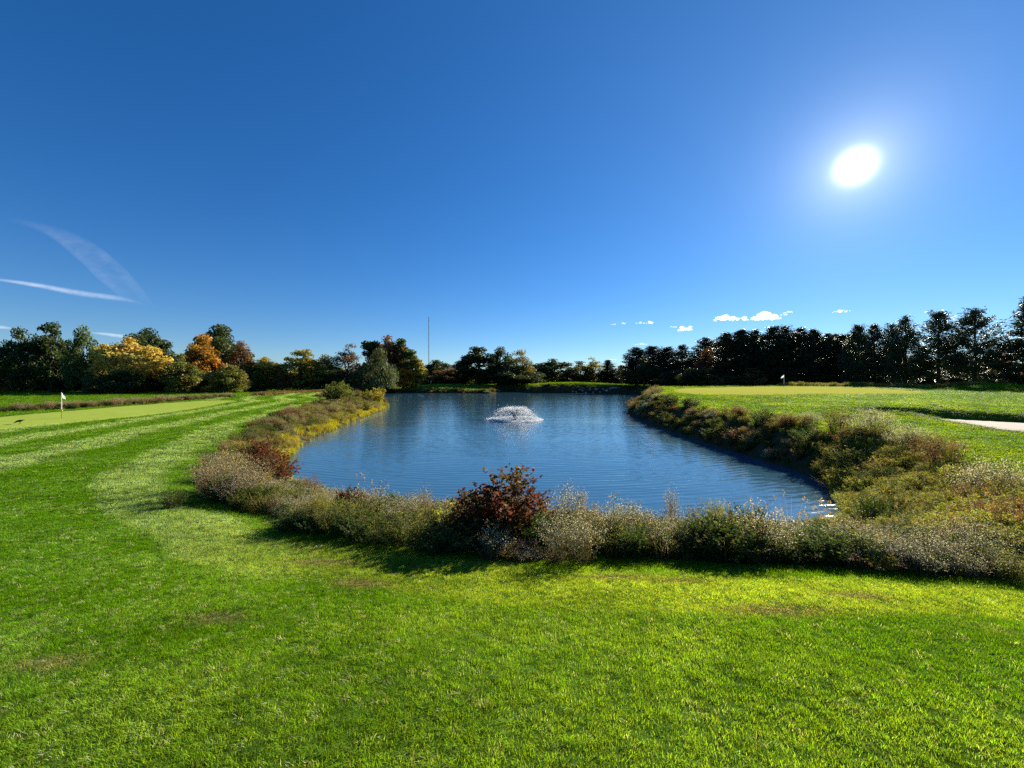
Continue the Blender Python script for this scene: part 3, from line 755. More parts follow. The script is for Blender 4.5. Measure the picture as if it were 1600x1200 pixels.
# ------------------------------------------------------------------ plants of the bank
def weed(seed, H, Rr, nst, twigs, per, ll, lw, cols, flow=None, nfl=0, fs=.012, spread=1.0, up=.3, leafstart=.25, stemr=.004, arch=.15, dome=False):
    """stems that fan out from the base, twigs on the stems, leaves on the twigs, flower heads near the tips"""
    rng = np.random.RandomState(seed)
    cols = np.array(cols)
    st = MB(); C, Tt, Cl, FC = [], [], [], []
    for i in range(nst):
        a = rng.uniform(0, 6.28); rr = Rr * math.sqrt(rng.rand()) * spread
        b0 = np.array([math.cos(a) * rr * .3, math.sin(a) * rr * .3, -.06])
        hh = H * rng.uniform(.72, 1.0) * (math.sqrt(max(.12, 1 - (rr / (Rr * 1.05)) ** 2)) if dome else (1 - .25 * (rr / Rr) ** 2))
        tip = np.array([math.cos(a) * rr, math.sin(a) * rr, hh])
        mid = (b0 + tip) / 2 + np.array([-math.cos(a), -math.sin(a), 0]) * rr * arch + rng.normal(size=3) * .02
        s = np.linspace(0, 1, 7)[:, None]
        pts = b0 * (1 - s) ** 2 + 2 * mid * s * (1 - s) + tip * s ** 2
        st.add(*tube(pts[[0, 2, 4, 6]], np.array([1, .8, .6, .25]) * stemr, 3))
        cc = cols[rng.randint(len(cols))]
        for k in range(twigs):
            t0 = rng.uniform(leafstart, 1)
            p = np.array([np.interp(t0, s[:, 0], pts[:, m]) for m in range(3)])
            aa = rng.uniform(0, 6.28)
            dv = nz(np.array([math.cos(aa), math.sin(aa), rng.uniform(0, .9)]))
            tl = H * rng.uniform(.08, .2)
            n = per
            q = rng.rand(n, 1)
            C.append(p + dv * tl * q + rng.normal(size=(n, 3)) * ll * .25)
            Tt.append(nz(dv + rng.normal(size=(n, 3)) * .7 + np.array([0, 0, up])))
            base = cc if rng.rand() < .7 else cols[rng.randint(len(cols))]
            Cl.append(np.clip(base * rng.uniform(.65, 1.35, (n, 1)) * (1 + rng.normal(size=(n, 3)) * .06), .004, .95))
            if nfl and t0 > .55: FC.append(p + dv * tl * rng.uniform(.7, 1.15) + rng.normal(size=(nfl, 3)) * fs * 2.2)
    c, t, cl = map(np.concatenate, (C, Tt, Cl)); n = len(c)
    b = nz(np.cross(t, rng.normal(size=(n, 3)) + np.array([0, 0, .6])))
    v, f = diamonds(c, t, b, ll * rng.uniform(.6, 1.3, n), lw * rng.uniform(.7, 1.2, n))
    mb = MB(); mb.add(v, f, np.repeat(cl, 4, 0))
    out = [mb.mesh("foliage", M_SHRUB), st.mesh("stems", M_STEM)]
    if FC:
        c = np.concatenate(FC); n = len(c)
        t = nz(rng.normal(size=(n, 3)) + np.array([0, 0, .5])); b = nz(np.cross(t, rng.normal(size=(n, 3))))
        v, f = diamonds(c, t, b, fs * rng.uniform(.7, 1.5, n), fs * rng.uniform(.7, 1.4, n))
        fb = MB(); fb.add(v, f, np.repeat(np.array(flow) * rng.uniform(.75, 1.15, (n, 1)), 4, 0))
        out.append(fb.mesh("flowers", M_SHRUB))
    return out

def blades(seed, H, Rr, n, w, cols, lean=.35, plume=None, segs=3):
    """a tussock of grass or reed blades"""
    rng = np.random.RandomState(seed); cols = np.array(cols)
    a = rng.uniform(0, 6.28, n); r0 = Rr * .45 * np.sqrt(rng.rand(n)); ln = rng.uniform(.3, 1.2, n) * lean
    hh = H * rng.uniform(.55, 1.05, n); a2 = a + rng.normal(size=n) * .5
    base = np.stack([np.cos(a) * r0, np.sin(a) * r0, np.full(n, -.04)], 1)
    d = np.stack([np.cos(a2), np.sin(a2), np.zeros(n)], 1); side = np.stack([-np.sin(a2), np.cos(a2), np.zeros(n)], 1)
    mb = MB(); V = []
    for k in range(segs + 1):
        t = k / segs
        p = base + d * (ln * hh * t ** 2)[:, None] + np.array([0, 0, 1]) * (hh * (t - .18 * ln * t ** 2))[:, None]
        ww = w * (1 - t) ** .7 * .5 + w * .03
        V += [p - side * ww, p + side * ww]
    v = np.stack(V, 1); m = (segs + 1) * 2
    f = []
    for k in range(segs): f.append(np.stack([np.arange(n) * m + 2 * k + j for j in (0, 1, 3, 2)], 1))
    cl = cols[rng.randint(len(cols), size=n)] * rng.uniform(.7, 1.3, (n, 1))
    mb.add(v.reshape(-1, 3), np.concatenate(f), np.repeat(cl, m, 0))
    if plume is not None:
        tip = (V[-1] + V[-2]) / 2; kk = rng.choice(n, n // 3, replace=False)
        c = np.repeat(tip[kk], 8, 0) + rng.normal(size=(len(kk) * 8, 3)) * np.array([.012, .012, .035]) * H
        t = nz(rng.normal(size=c.shape) * .5 + np.array([0, 0, 1])); b = nz(np.cross(t, rng.normal(size=c.shape)))
        vv, ff = diamonds(c, t, b, np.full(len(c), .05 * H), np.full(len(c), .02 * H))
        mb.add(vv, ff, np.repeat(np.array(plume) * rng.uniform(.7, 1.2, (len(c), 1)), 4, 0))
    return [mb.mesh("blades", M_SHRUB)]

MAROON, RED, OLIVE, DGREEN = (0.085, 0.030, 0.024), (0.21, 0.030, 0.022), (0.155, 0.15, 0.032), (0.058, 0.095, 0.022)
TAN, STRAW, YELLOW, FLUFF = (0.42, 0.31, 0.17), (0.50, 0.37, 0.17), (0.60, 0.46, 0.03), (0.66, 0.63, 0.56)
RBROWN, YGREEN, SAGE, BRONZE = (0.17, 0.075, 0.04), (0.31, 0.33, 0.04), (0.20, 0.19, 0.06), (0.27, 0.18, 0.05)
SP = {
 'dogwood': weed(101, 1.3, .8, 60, 12, 7, .075, .046, [(0.07, .030, .022), (0.065, .036, .020), (0.11, .055, .028), (0.09, .07, .03), (0.16, .05, .03)], up=-.3, leafstart=.3, stemr=.007, dome=True),
 'aster': weed(102, .95, .5, 46, 12, 6, .034, .011, [(0.10, .095, .03), (0.14, .13, .05), (0.17, .11, .04), (0.07, .08, .025)], FLUFF, 4, .013, leafstart=.15),
 'goldenrod': weed(103, .95, .55, 46, 12, 7, .045, .014, [OLIVE, DGREEN, YGREEN, OLIVE], TAN, 3, .012),
 'weedgreen': weed(104, .8, .6, 46, 12, 7, .05, .02, [DGREEN, DGREEN, OLIVE, (0.07, .11, .03)]),
 'rust': weed(105, .9, .6, 46, 12, 7, .04, .014, [RBROWN, BRONZE, RBROWN, OLIVE, (0.10, .06, .03)], TAN, 2, .012),
 'redbush': weed(106, 1.5, 1.0, 60, 12, 7, .09, .045, [(0.15, .03, .022), MAROON, (0.10, .04, .025), (0.16, .05, .02), (0.14, .09, .03)], up=-.2, stemr=.008, dome=True),
 'wisp': weed(107, 1.1, .45, 60, 8, 7, .035, .008, [RBROWN, (0.22, .10, .07), (0.27, .13, .08)], leafstart=.35, spread=.8),
 'seedhead': weed(108, 1.1, .6, 50, 12, 7, .035, .012, [(0.32, .22, .11), (0.22, .14, .07), (0.09, .075, .03), (0.11, .11, .03), (0.30, .18, .09), (0.10, .05, .025)], (0.62, .52, .36), 2, .018),
 'greenbush': weed(109, 2.2, 1.9, 90, 14, 8, .12, .065, [OLIVE, YGREEN, (0.11, .13, .03), OLIVE], stemr=.01, dome=True),
 'silver': weed(110, 1.15, .9, 80, 12, 6, .045, .014, [SAGE, (0.10, .11, .06), OLIVE], FLUFF, 6, .017, dome=True),
 'olivefern': weed(111, .75, .65, 50, 12, 8, .05, .014, [YGREEN, YGREEN, OLIVE, (0.36, .28, .07)], up=.1),
 'yellowleaf': weed(112, .7, .45, 36, 12, 7, .05, .022, [YELLOW, YGREEN, (0.34, .3, .05)]),
 'domebrown': weed(113, .9, .75, 70, 12, 7, .05, .017, [RBROWN, (0.10, .06, .03), BRONZE, (0.13, .08, .04)], TAN, 2, .014, dome=True),
 'domegreen': weed(114, .9, .75, 70, 12, 7, .055, .02, [DGREEN, OLIVE, (0.06, .08, .03), DGREEN], dome=True),
 'domeolive': weed(115, .8, .75, 70, 12, 7, .055, .018, [YGREEN, OLIVE, BRONZE, (0.2, .19, .05)], STRAW, 2, .014, dome=True),
 'domepale': weed(116, .9, .7, 70, 12, 7, .045, .014, [SAGE, TAN, OLIVE, (0.24, .2, .1)], FLUFF, 1, .014, dome=True),
 'reed': blades(121, 1.15, .4, 26, .008, [TAN, (0.26, .22, .09), OLIVE], .35, plume=TAN),
 'tallgrass': blades(122, .75, .5, 130, .012, [OLIVE, (0.1, .14, .03), STRAW], .7),
 'yellowgrass': blades(123, .5, .5, 130, .016, [YELLOW, (0.42, .34, .05), YGREEN], .8),
 'strawgrass': blades(124, .7, .5, 130, .013, [STRAW, TAN, BRONZE, OLIVE], .7, plume=TAN),
 'greengrass': blades(125, .32, .4, 130, .010, [(0.09, .19, .02), (0.07, .15, .015), YGREEN], .9),
}
_pr = random.Random(17)
def plant(name, sp, x, y, sc, label, group=None, sz=None, rz=None, cat="shrub"):
    o = empty(name, (x, y, hz(x, y) - .01), _pr.uniform(0, 6.28) if rz is None else rz)
    sz = sc * _pr.uniform(.92, 1.08) if sz is None else sz
    o.scale = (sc, sc, sz)
    tag(o, label, cat, group)
    for nm, me in zip(("foliage", "stems", "flowers"), SP[sp]):
        c = bpy.data.objects.new(me.name.split(".")[0], me); COL.objects.link(c); c.parent = o
        if nm == 'foliage':
            k = _pr.uniform(.75, 1.2); c.color = (k * _pr.uniform(.85, 1.15), k, k * _pr.uniform(.8, 1.1), 1)
        if nm == "flowers": c["kind"] = "stuff"
    return o
def pl(name, sp, u, d, sc, label, group=None, **k):
    return plant(name, sp, at(u, d), d, sc, label, group, **k)

# plants that can be told apart
pl("dogwood_bush", 'dogwood', 797, 6.5, 1.14, "large dark maroon leafy bush rising above the near bank", sz=1.02)
pl("dogwood_bush", 'dogwood', 738, 6.4, .6, "small maroon side bush leaning left of the large maroon bush", sz=.74)
pl("dogwood_bush", 'dogwood', 548, 8.2, .62, "small brown-leaved bush poking above the green weeds of near bank", sz=.75)
pl("aster_plant", 'aster', 888, 6.4, .80, "tall white-flecked aster right beside the large maroon bush", sz=1.12, cat="plant")
pl("aster_plant", 'aster', 962, 6.3, .72, "white-tipped aster standing a little above the near row", sz=.95, cat="plant")
pl("weed_clump", 'goldenrod', 1103, 6.3, .6, "upright olive weed spire in the near row", sz=.95, cat="plant")
pl("weed_clump", 'weedgreen', 1172, 6.4, .6, "dark leafy weed spire above the near row, left of the sun glitter", sz=1.02, cat="plant")
pl("aster_plant", 'aster', 1370, 5.35, .55, "low white-flowered aster sprawling on the turf edge", sz=.55, cat="plant")
pl("yellow_weed", 'yellowleaf', 1382, 5.2, .42, "small bright yellow-green weed at the turf edge", sz=.4, cat="plant")
pl("yellow_weed", 'yellowleaf', 705, 6.7, .8, "yellow-leaved weed beside the left foot of the large maroon bush", sz=.9, cat="plant")
pl("red_bush", 'redbush', 402, 16.6, .95, "dark red bush on the left bank beside the mown stripe", sz=.85)
pl("red_bush", 'redbush', 425, 14.2, 1.0, "mixed red and yellow bush in the middle of the left bank", sz=.9)
pl("red_bush", 'dogwood', 410, 12.6, 1.0, "brown leafy bush in front of the red bushes on left bank", sz=.85)
pl("wispy_shrub", 'wisp', 486, 12.0, .8, "wispy pinkish red shrub at the pond's near left corner", sz=.9)
pl("seedhead_clump", 'seedhead', 352, 10.6, 1.0, "pale fluffy seedhead clump at the left turf edge", sz=1.25, cat="plant")
pl("seedhead_clump", 'seedhead', 322, 9.6, .85, "pale seedhead clump nearest the curve of the mown stripe", sz=1.05, cat="plant")
pl("seedhead_clump", 'seedhead', 390, 9.9, .95, "tan seedhead clump in front of the brown leafy bush", sz=1.1, cat="plant")
pl("weed_clump", 'weedgreen', 270, 8.6, .55, "small green weed alone on the turf at the left bank's corner", sz=.55, cat="plant")
pl("round_bush", 'greenbush', 529, 52, 1.15, "round olive-green bush standing on the left point", sz=1.35)
pl("reed_clump", 'yellowleaf', 588, 58, 4.0, "orange-yellow tuft of tall plants at the tip of the left point", sz=3.6, cat="plant")
pl("silver_bush", 'silver', 1362, 16.6, 1.15, "silvery white-topped dome of aster on the right bank", sz=1.15)
pl("silver_bush", 'silver', 1420, 14.2, .85, "grey-green dome below the silvery white-topped dome", sz=.9)
pl("silver_bush", 'silver', 1552, 8.9, .9, "pale grey-green bush at the right border beside the turf", sz=1.0)
pl("silver_bush", 'silver', 1268, 21.0, .7, "small grey-green dome left of the silvery dome on the right bank", sz=.6)
pl("dark_shrub", 'rust', 1470, 11.6, 1.2, "dark brown shrub between the grey dome and the border bush", sz=1.3)
pl("dark_shrub", 'rust', 1310, 18.4, 1.3, "russet shrub left of the silvery white-topped dome", sz=1.2)
pl("weed_clump", 'goldenrod', 1483, 11.0, .35, "thin dark weed stalks standing up against the right lawn", sz=1.15, cat="plant")
pl("sedge_clump", 'yellowgrass', 1313, 14.0, 1.4, "yellow-green sedge tuft at the waterline of right bank", sz=1.4, cat="plant")
pl("sedge_clump", 'tallgrass', 1345, 11.2, 1.2, "green sedge tuft beside the sun glitter at the pond corner", sz=1.1, cat="plant")
# rounded clumps standing out of the bank growth
def shore_spots(seed, n, cond, gap):
    rng = random.Random(seed); got = []
    for _ in range(6000):
        if len(got) >= n: break
        x, y = rng.uniform(-40, 30), rng.uniform(5, 70)
        if not cond(x, y) or any(math.hypot(x - a, y - b) < gap * (1 + y * .012) for a, b in got): continue
        d = float(sdist(POND, np.array([x]), np.array([y]))[0]); w = float(edge_w(x, y))
        if .5 < d < w - .35: got.append((x, y))
    return got
ORD = "first second third fourth fifth sixth seventh eighth ninth tenth eleventh twelfth thirteenth fourteenth fifteenth sixteenth seventeenth eighteenth nineteenth twentieth".split()
_seen = {}
def nth(key):
    _seen[key] = _seen.get(key, 0) + 1
    return ORD[min(_seen[key], 20) - 1]
def clumps(spots, kinds, seed, smin, smax, text, group, hf=1.0):
    rng = random.Random(seed)
    for x, y in sorted(spots, key=lambda p: p[1]):
        sp, nm, word = rng.choice(kinds); k = rng.uniform(smin, smax) * (1 + max(0, y - 20) * .012)
        plant(nm, sp, x, y, k, nth(word + group) + " " + word + " " + text + ", from the near end", word + " " + group, sz=k * hf * rng.uniform(.75, 1.25))
clumps(shore_spots(1, 34, lambda x, y: x > 9 and y > 13.5, 1.25), [('domebrown', 'brown_shrub', 'rounded russet shrub'), ('domegreen', 'green_shrub', 'rounded dark green shrub'), ('domegreen', 'green_shrub', 'rounded dark green shrub'), ('domepale', 'pale_shrub', 'rounded pale-topped shrub')], 5, .8, 1.25, "on the steep right bank", "of the right bank", .8)
clumps(shore_spots(2, 26, lambda x, y: x > 6.8 and y <= 13.5, .95), [('domeolive', 'olive_shrub', 'bushy olive clump'), ('domeolive', 'olive_shrub', 'bushy olive clump'), ('domegreen', 'green_shrub', 'bushy dark green clump'), ('domegreen', 'green_shrub', 'bushy dark green clump'), ('domebrown', 'brown_shrub', 'bushy russet clump')], 6, .6, 1.0, "in the pond's right corner", "of the right corner")
clumps(shore_spots(3, 34, lambda x, y: x < -6 and y > 9, 1.3), [('domepale', 'pale_shrub', 'fluffy pale tan clump'), ('domebrown', 'brown_shrub', 'low russet clump'), ('domeolive', 'olive_shrub', 'low olive clump'), ('domegreen', 'green_shrub', 'low dark green clump')], 7, .7, 1.05, "on the left bank", "of the left bank")
# the near row along the turf, clump by clump
rr = random.Random(23)
row, todo = [], []
u = 455
while u < 1600:
    row.append(u); u += rr.uniform(26, 36)
for u in row:
    dd = 5.85 + .5 * math.sin(u * .013) * .4 + rr.uniform(-.25, .25) - max(0, (u - 1250)) * .0026
    if u < 640: dd += (640 - u) * .008
    sp = rr.choice(['goldenrod', 'weedgreen', 'weedgreen', 'goldenrod']) if u < 720 else rr.choice(['aster', 'aster', 'aster', 'rust', 'goldenrod'])
    hgt = .64 + .09 * math.sin(u * .05) + rr.choice([-.12, -.08, 0, .04, .08, .16])
    hgt -= .06 + .10 * min(1, max(0, (u - 900) / 250))
    if 700 < u < 870: hgt *= .7
    side = "left" if u < 797 else "right"
    nm, what = {'aster': ("aster_plant", "white-flecked aster"), 'rust': ("rusty_weed", "rusty brown weed"), 'goldenrod': ("goldenrod_plant", "olive seedy goldenrod"), 'weedgreen': ("green_weed", "dark green leafy weed")}[sp]
    todo.append((abs(u - 797), u, dd, sp, nm, what, side, hgt))
for _, u, dd, sp, nm, what, side, hgt in sorted(todo):
    pl(nm, sp, u, dd, .74, nth(what + side) + " " + what + " " + side + " of the large maroon bush, counting outward", what + "s of the near row", sz=hgt, cat="plant")
# thin stalks that overtop the row
stalks = sorted([rr.uniform(470, 1560) for _ in range(22)])
for u in stalks:
    if 690 < u < 890: continue
    if u > 1180: continue
    pl("weed_stalk", rr.choice(['goldenrod', 'seedhead', 'rust']), u, 6.9 + rr.uniform(-.2, .3), rr.uniform(.22, .34), nth("stalk") + " thin dry weed stalk overtopping the near row, counting from its left end", "thin stalks of the near row", sz=rr.uniform(.8, 1.0), cat="plant")

# ------------------------------------------------------------------ growth nobody could count: instanced on points
SRC = bpy.data.collections.new("growth_sources")
def src_obj(name, meshes):
    """joins the meshes of a species into one source object outside the scene"""
    mb = MB()
    for me in meshes:
        v = np.zeros(len(me.vertices) * 3, np.float32); me.vertices.foreach_get("co", v)
        c = np.ones(len(me.vertices) * 4, np.float32); me.color_attributes["Col"].data.foreach_get("color", c)
        c = c.reshape(-1, 4)[:, :3]
        if me.materials[0] is M_STEM: c = np.tile(np.array([0.2, .16, .09]), (len(c), 1))
        lp = np.zeros(len(me.loops), np.int32); me.loops.foreach_get("vertex_index", lp)
        mb.add(v.reshape(-1, 3), lp.reshape(-1, 4), c)
    o = bpy.data.objects.new(name, mb.mesh(name, M_GROWTH)); SRC.objects.link(o)
    return o
M_GROWTH = foliage_mat("bank_growth", .46, .6, .10, instancer=True)

def scatter(name, pts, rot, scl, tint, sources, label, pick=None):
    """one object whose points carry copies of the source meshes (picked by index)"""
    me = bpy.data.meshes.new(name)
    n = len(pts)
    me.vertices.add(n); me.vertices.foreach_set("co", np.asarray(pts, np.float32).ravel())
    for nm, typ, dat, key in (("rot", 'FLOAT_VECTOR', rot, "vector"), ("scl", 'FLOAT_VECTOR', scl, "vector")):
        a = me.attributes.new(nm, typ, 'POINT'); a.data.foreach_set(key, np.asarray(dat, np.float32).ravel())
    a = me.attributes.new("tint", 'FLOAT_COLOR', 'POINT')
    c4 = np.ones((n, 4), np.float32); c4[:, :3] = tint; a.data.foreach_set("color", c4.ravel())
    col_objs = list(dict.fromkeys(s.name for s in sources))
    names = sorted(col_objs)                       # the collection hands its children over in name order
    if pick is None: pick = np.random.RandomState(n).randint(len(col_objs), size=n)
    else: pick = np.array([names.index(s.name) for s in sources])[pick]
    a = me.attributes.new("pick", 'INT', 'POINT'); a.data.foreach_set("value", np.asarray(pick, np.int32))
    o = bpy.data.objects.new(name, me); COL.objects.link(o)
    col = bpy.data.collections.new(name + "_src")
    for s in sources:
        if s.name not in col.objects: col.objects.link(s)
    ng = bpy.data.node_groups.new(name, 'GeometryNodeTree')
    ng.interface.new_socket("Geometry", in_out='INPUT', socket_type='NodeSocketGeometry')
    ng.interface.new_socket("Geometry", in_out='OUTPUT', socket_type='NodeSocketGeometry')
    gi = ng.nodes.new("NodeGroupInput"); go = ng.nodes.new("NodeGroupOutput")
    ci = ng.nodes.new("GeometryNodeCollectionInfo"); ci.inputs['Collection'].default_value = col
    ci.inputs['Separate Children'].default_value = True; ci.inputs['Reset Children'].default_value = True
    ip = ng.nodes.new("GeometryNodeInstanceOnPoints"); ip.inputs['Pick Instance'].default_value = True
    def na(nm, t):
        q = ng.nodes.new("GeometryNodeInputNamedAttribute"); q.data_type = t; q.inputs['Name'].default_value = nm
        return q.outputs['Attribute']
    L = ng.links.new
    L(gi.outputs[0], ip.inputs['Points']); L(ci.outputs[0], ip.inputs['Instance'])
    L(na("pick", 'INT'), ip.inputs['Instance Index'])
    e2r = ng.nodes.new("FunctionNodeEulerToRotation"); L(na("rot", 'FLOAT_VECTOR'), e2r.inputs[0]); L(e2r.outputs[0], ip.inputs['Rotation'])
    L(na("scl", 'FLOAT_VECTOR'), ip.inputs['Scale']); L(ip.outputs[0], go.inputs[0])
    md = o.modifiers.new("grow", 'NODES'); md.node_group = ng
    tag(o, label, kind="stuff")
    return o

SRC_SP = {k: src_obj("src_" + k, SP[k]) for k in ('aster', 'goldenrod', 'weedgreen', 'rust', 'seedhead', 'olivefern', 'reed', 'tallgrass', 'yellowgrass', 'strawgrass', 'greengrass', 'silver')}

def band_points(seed, n, xr, yr, cond):
    rng = np.random.RandomState(seed)
    x = rng.uniform(*xr, n); y = rng.uniform(*yr, n)
    d = sdist(POND, x, y); ew = edge_w(x, y)
    k = (d > .05) & (d < ew) & cond(x, y, d, ew)
    x, y, d = x[k], y[k], d[k]
    return x, y, height(x, y)[0], d, rng
def grow(name, seed, n, xr, yr, cond, srcs, sc, label, hs=1.0, tint=(1, 1, 1), tv=.2, low=None):
    x, y, z, d, rng = band_points(seed, n, xr, yr, cond)
    m = len(x)
    s = sc * rng.uniform(.75, 1.25, m)
    s = s * (1 + .28 * vnoise(x + 3, y, 1.5))
    hsv = s * hs * rng.uniform(.75, 1.25, m)
    pick = np.clip(((vnoise(x, y, .8) * .5 + .5) * .75 + rng.rand(m) * .35 - .05) * len(srcs), 0, len(srcs) - 1e-3).astype(int)
    t = np.array(tint) * rng.uniform(1 - tv, 1 + tv, (m, 1)) * (1 + rng.normal(size=(m, 3)) * .05)
    if low is not None: hsv = hsv * low(x, y)
    return scatter(name, np.stack([x, y, z - .02], 1), np.stack([rng.normal(size=m) * .08, rng.normal(size=m) * .08, rng.uniform(0, 6.28, m)], 1), np.stack([s, s, hsv], 1), t, [SRC_SP[q] for q in srcs], label, pick)

near = lambda x, y, d, e: (y < 13) & (x > -9) & (x < 8.2)
grow("near_bank_growth", 1, 5200, (-9.5, 8.5), (4, 14), near, ['goldenrod', 'weedgreen', 'aster', 'weedgreen', 'tallgrass', 'aster'], .66, "tangled weeds and grasses of the near pond bank", .8, low=lambda x, y: 1 - .45 * sstep(1, 5, x) * sstep(5.8, 6.8, y))
corner = lambda x, y, d, e: (x > 7.2) & (y < 16)
grow("corner_growth", 2, 3200, (7, 18), (3, 16.5), corner, ['goldenrod', 'olivefern', 'goldenrod', 'olivefern', 'tallgrass', 'olivefern', 'weedgreen'], .66, "olive ferny weeds filling the pond's near right corner", .85)
right = lambda x, y, d, e: (x > 9) & (y > 13.5) & (y < 75)
grow("right_bank_growth", 3, 6500, (9, 38), (13, 75), right, ['rust', 'weedgreen', 'goldenrod', 'weedgreen', 'rust', 'silver'], .52, "dry brown scrub covering the steep right bank", 1.0)
left = lambda x, y, d, e: (x < -5) & (y > 8.5) & (d > 1.2)
grow("left_bank_growth", 4, 13000, (-42, -4), (8, 82), left, ['seedhead', 'weedgreen', 'strawgrass', 'goldenrod', 'seedhead', 'rust'], .6, "tan seedheads and straw grass of the left bank", .95)
shore = lambda x, y, d, e: (x < -7.5) & (y > 12) & (d < 1.3)
grow("waterline_grass", 5, 15000, (-42, -4), (12, 80), shore, ['yellowgrass', 'tallgrass', 'yellowgrass', 'yellowgrass', 'strawgrass'], .8, "bright yellow grass fringe along the left waterline", 1.0, tint=(.95, 1.0, .8))
reedc = lambda x, y, d, e: (x > -8) & (x < 9.5) & (y < 14) & (d < 1.6)
grow("thin_reeds", 6, 70, (-8, 10), (8, 14), reedc, ['reed'], .75, "thin dry reed stalks standing along the near waterline", 1.05)
far = lambda x, y, d, e: (y > 75)
grow("far_bank_growth", 7, 9000, (-56, 50), (75, 166), far, ['rust', 'weedgreen', 'strawgrass', 'tallgrass'], 1.25, "rough brown growth along the far waterline", .8)

# rough strip behind the left putting green
def strip(name, pl_, w, n, srcs, sc, label, seed, hs=1.0, tint=(1, 1, 1)):
    rng = np.random.RandomState(seed)
    p = catmull(pl_, 20, closed=False); i = rng.randint(len(p), size=n)
    x = p[i, 0] + rng.normal(size=n) * w; y = p[i, 1] + rng.normal(size=n) * w
    z = height(x, y)[0]; s = sc * rng.uniform(.7, 1.3, n)
    t = np.array(tint) * rng.uniform(.75, 1.25, (n, 1))
    scatter(name, np.stack([x, y, z - .02], 1), np.stack([np.zeros(n), np.zeros(n), rng.uniform(0, 6.28, n)], 1), np.stack([s, s, s * hs], 1), t, [SRC_SP[q] for q in srcs], label)
strip("rough_strip", [(-66, 38), (-56, 41), (-54, 49), (-55, 58), (-56, 66), (-55, 76)], 1.0, 520, ['seedhead', 'rust', 'tallgrass', 'weedgreen'], .85, "tan and brown rough strip behind the left putting green", 41)
strip("rough_strip", [(-52, 80), (-55, 92), (-55, 108), (-56, 122)], 1.2, 400, ['strawgrass', 'rust', 'tallgrass'], 1.0, "low dry rough strip beyond the left lawn", 42)
strip("wood_edge_grass", [(60, 86), (72, 82), (82, 76), (88, 74)], 1.0, 260, ['olivefern', 'goldenrod', 'strawgrass'], 1.2, "loose weeds along the edge of pine wood", 43)

# ------------------------------------------------------------------ grass of the lawn
def tuft(seed, n=26, rad=.06, h=.029, w=.0030):
    rng = np.random.RandomState(seed)
    a = rng.uniform(0, 6.28, n); r0 = rad * np.sqrt(rng.rand(n)); a2 = rng.uniform(0, 6.28, n)
    hh = h * rng.uniform(.5, 1.15, n); ln = rng.uniform(.3, 1.1, n)
    base = np.stack([np.cos(a) * r0, np.sin(a) * r0, np.full(n, -.004)], 1)
    d = np.stack([np.cos(a2) + .45, np.sin(a2), np.zeros(n)], 1); side = np.stack([-np.sin(a2), np.cos(a2), np.zeros(n)], 1)
    V = []
    for t in (0, .55, 1.0):
        p = base + d * (ln * hh * t ** 1.7)[:, None] + np.array([0, 0, 1]) * (hh * t * (1 - .2 * ln * t))[:, None]
        ww = w * (1, .85, .12)[(0, .55, 1.0).index(t)] * .5 * rng.uniform(.8, 1.3, (n, 1))
        V += [p - side * ww, p + side * ww]
    v = np.stack(V, 1); f = np.concatenate([np.stack([np.arange(n) * 6 + 2 * k + j for j in (0, 1, 3, 2)], 1) for k in (0, 1)])
    mb = MB(); cl = rng.uniform(.65, 1.35, (n, 1)) * np.array([1, 1, 1]) * (1 + rng.normal(size=(n, 3)) * np.array([.12, .05, .1]))
    mb.add(v.reshape(-1, 3), f, np.repeat(np.clip(cl, .2, 2), 6, 0))
    o = bpy.data.objects.new("src_tuft", mb.mesh("src_tuft", M_GRASS)); SRC.objects.link(o)
    return o
TUFTS = [tuft(s) for s in (1, 2, 3, 4)]
DRY = [(-2.62, 3.45, .22, .11), (-2.55, 5.2, .42, .13), (-1.75, 4.45, .3, .12), (1.3, 4.75, .40, .10), (1.95, 4.55, .35, .08), (2.45, 3.55, .45, .12), (3.6, 4.0, .3, .1), (6.2, 5.2, .6, .12), (-3.35, 2.8, .25, .10)]
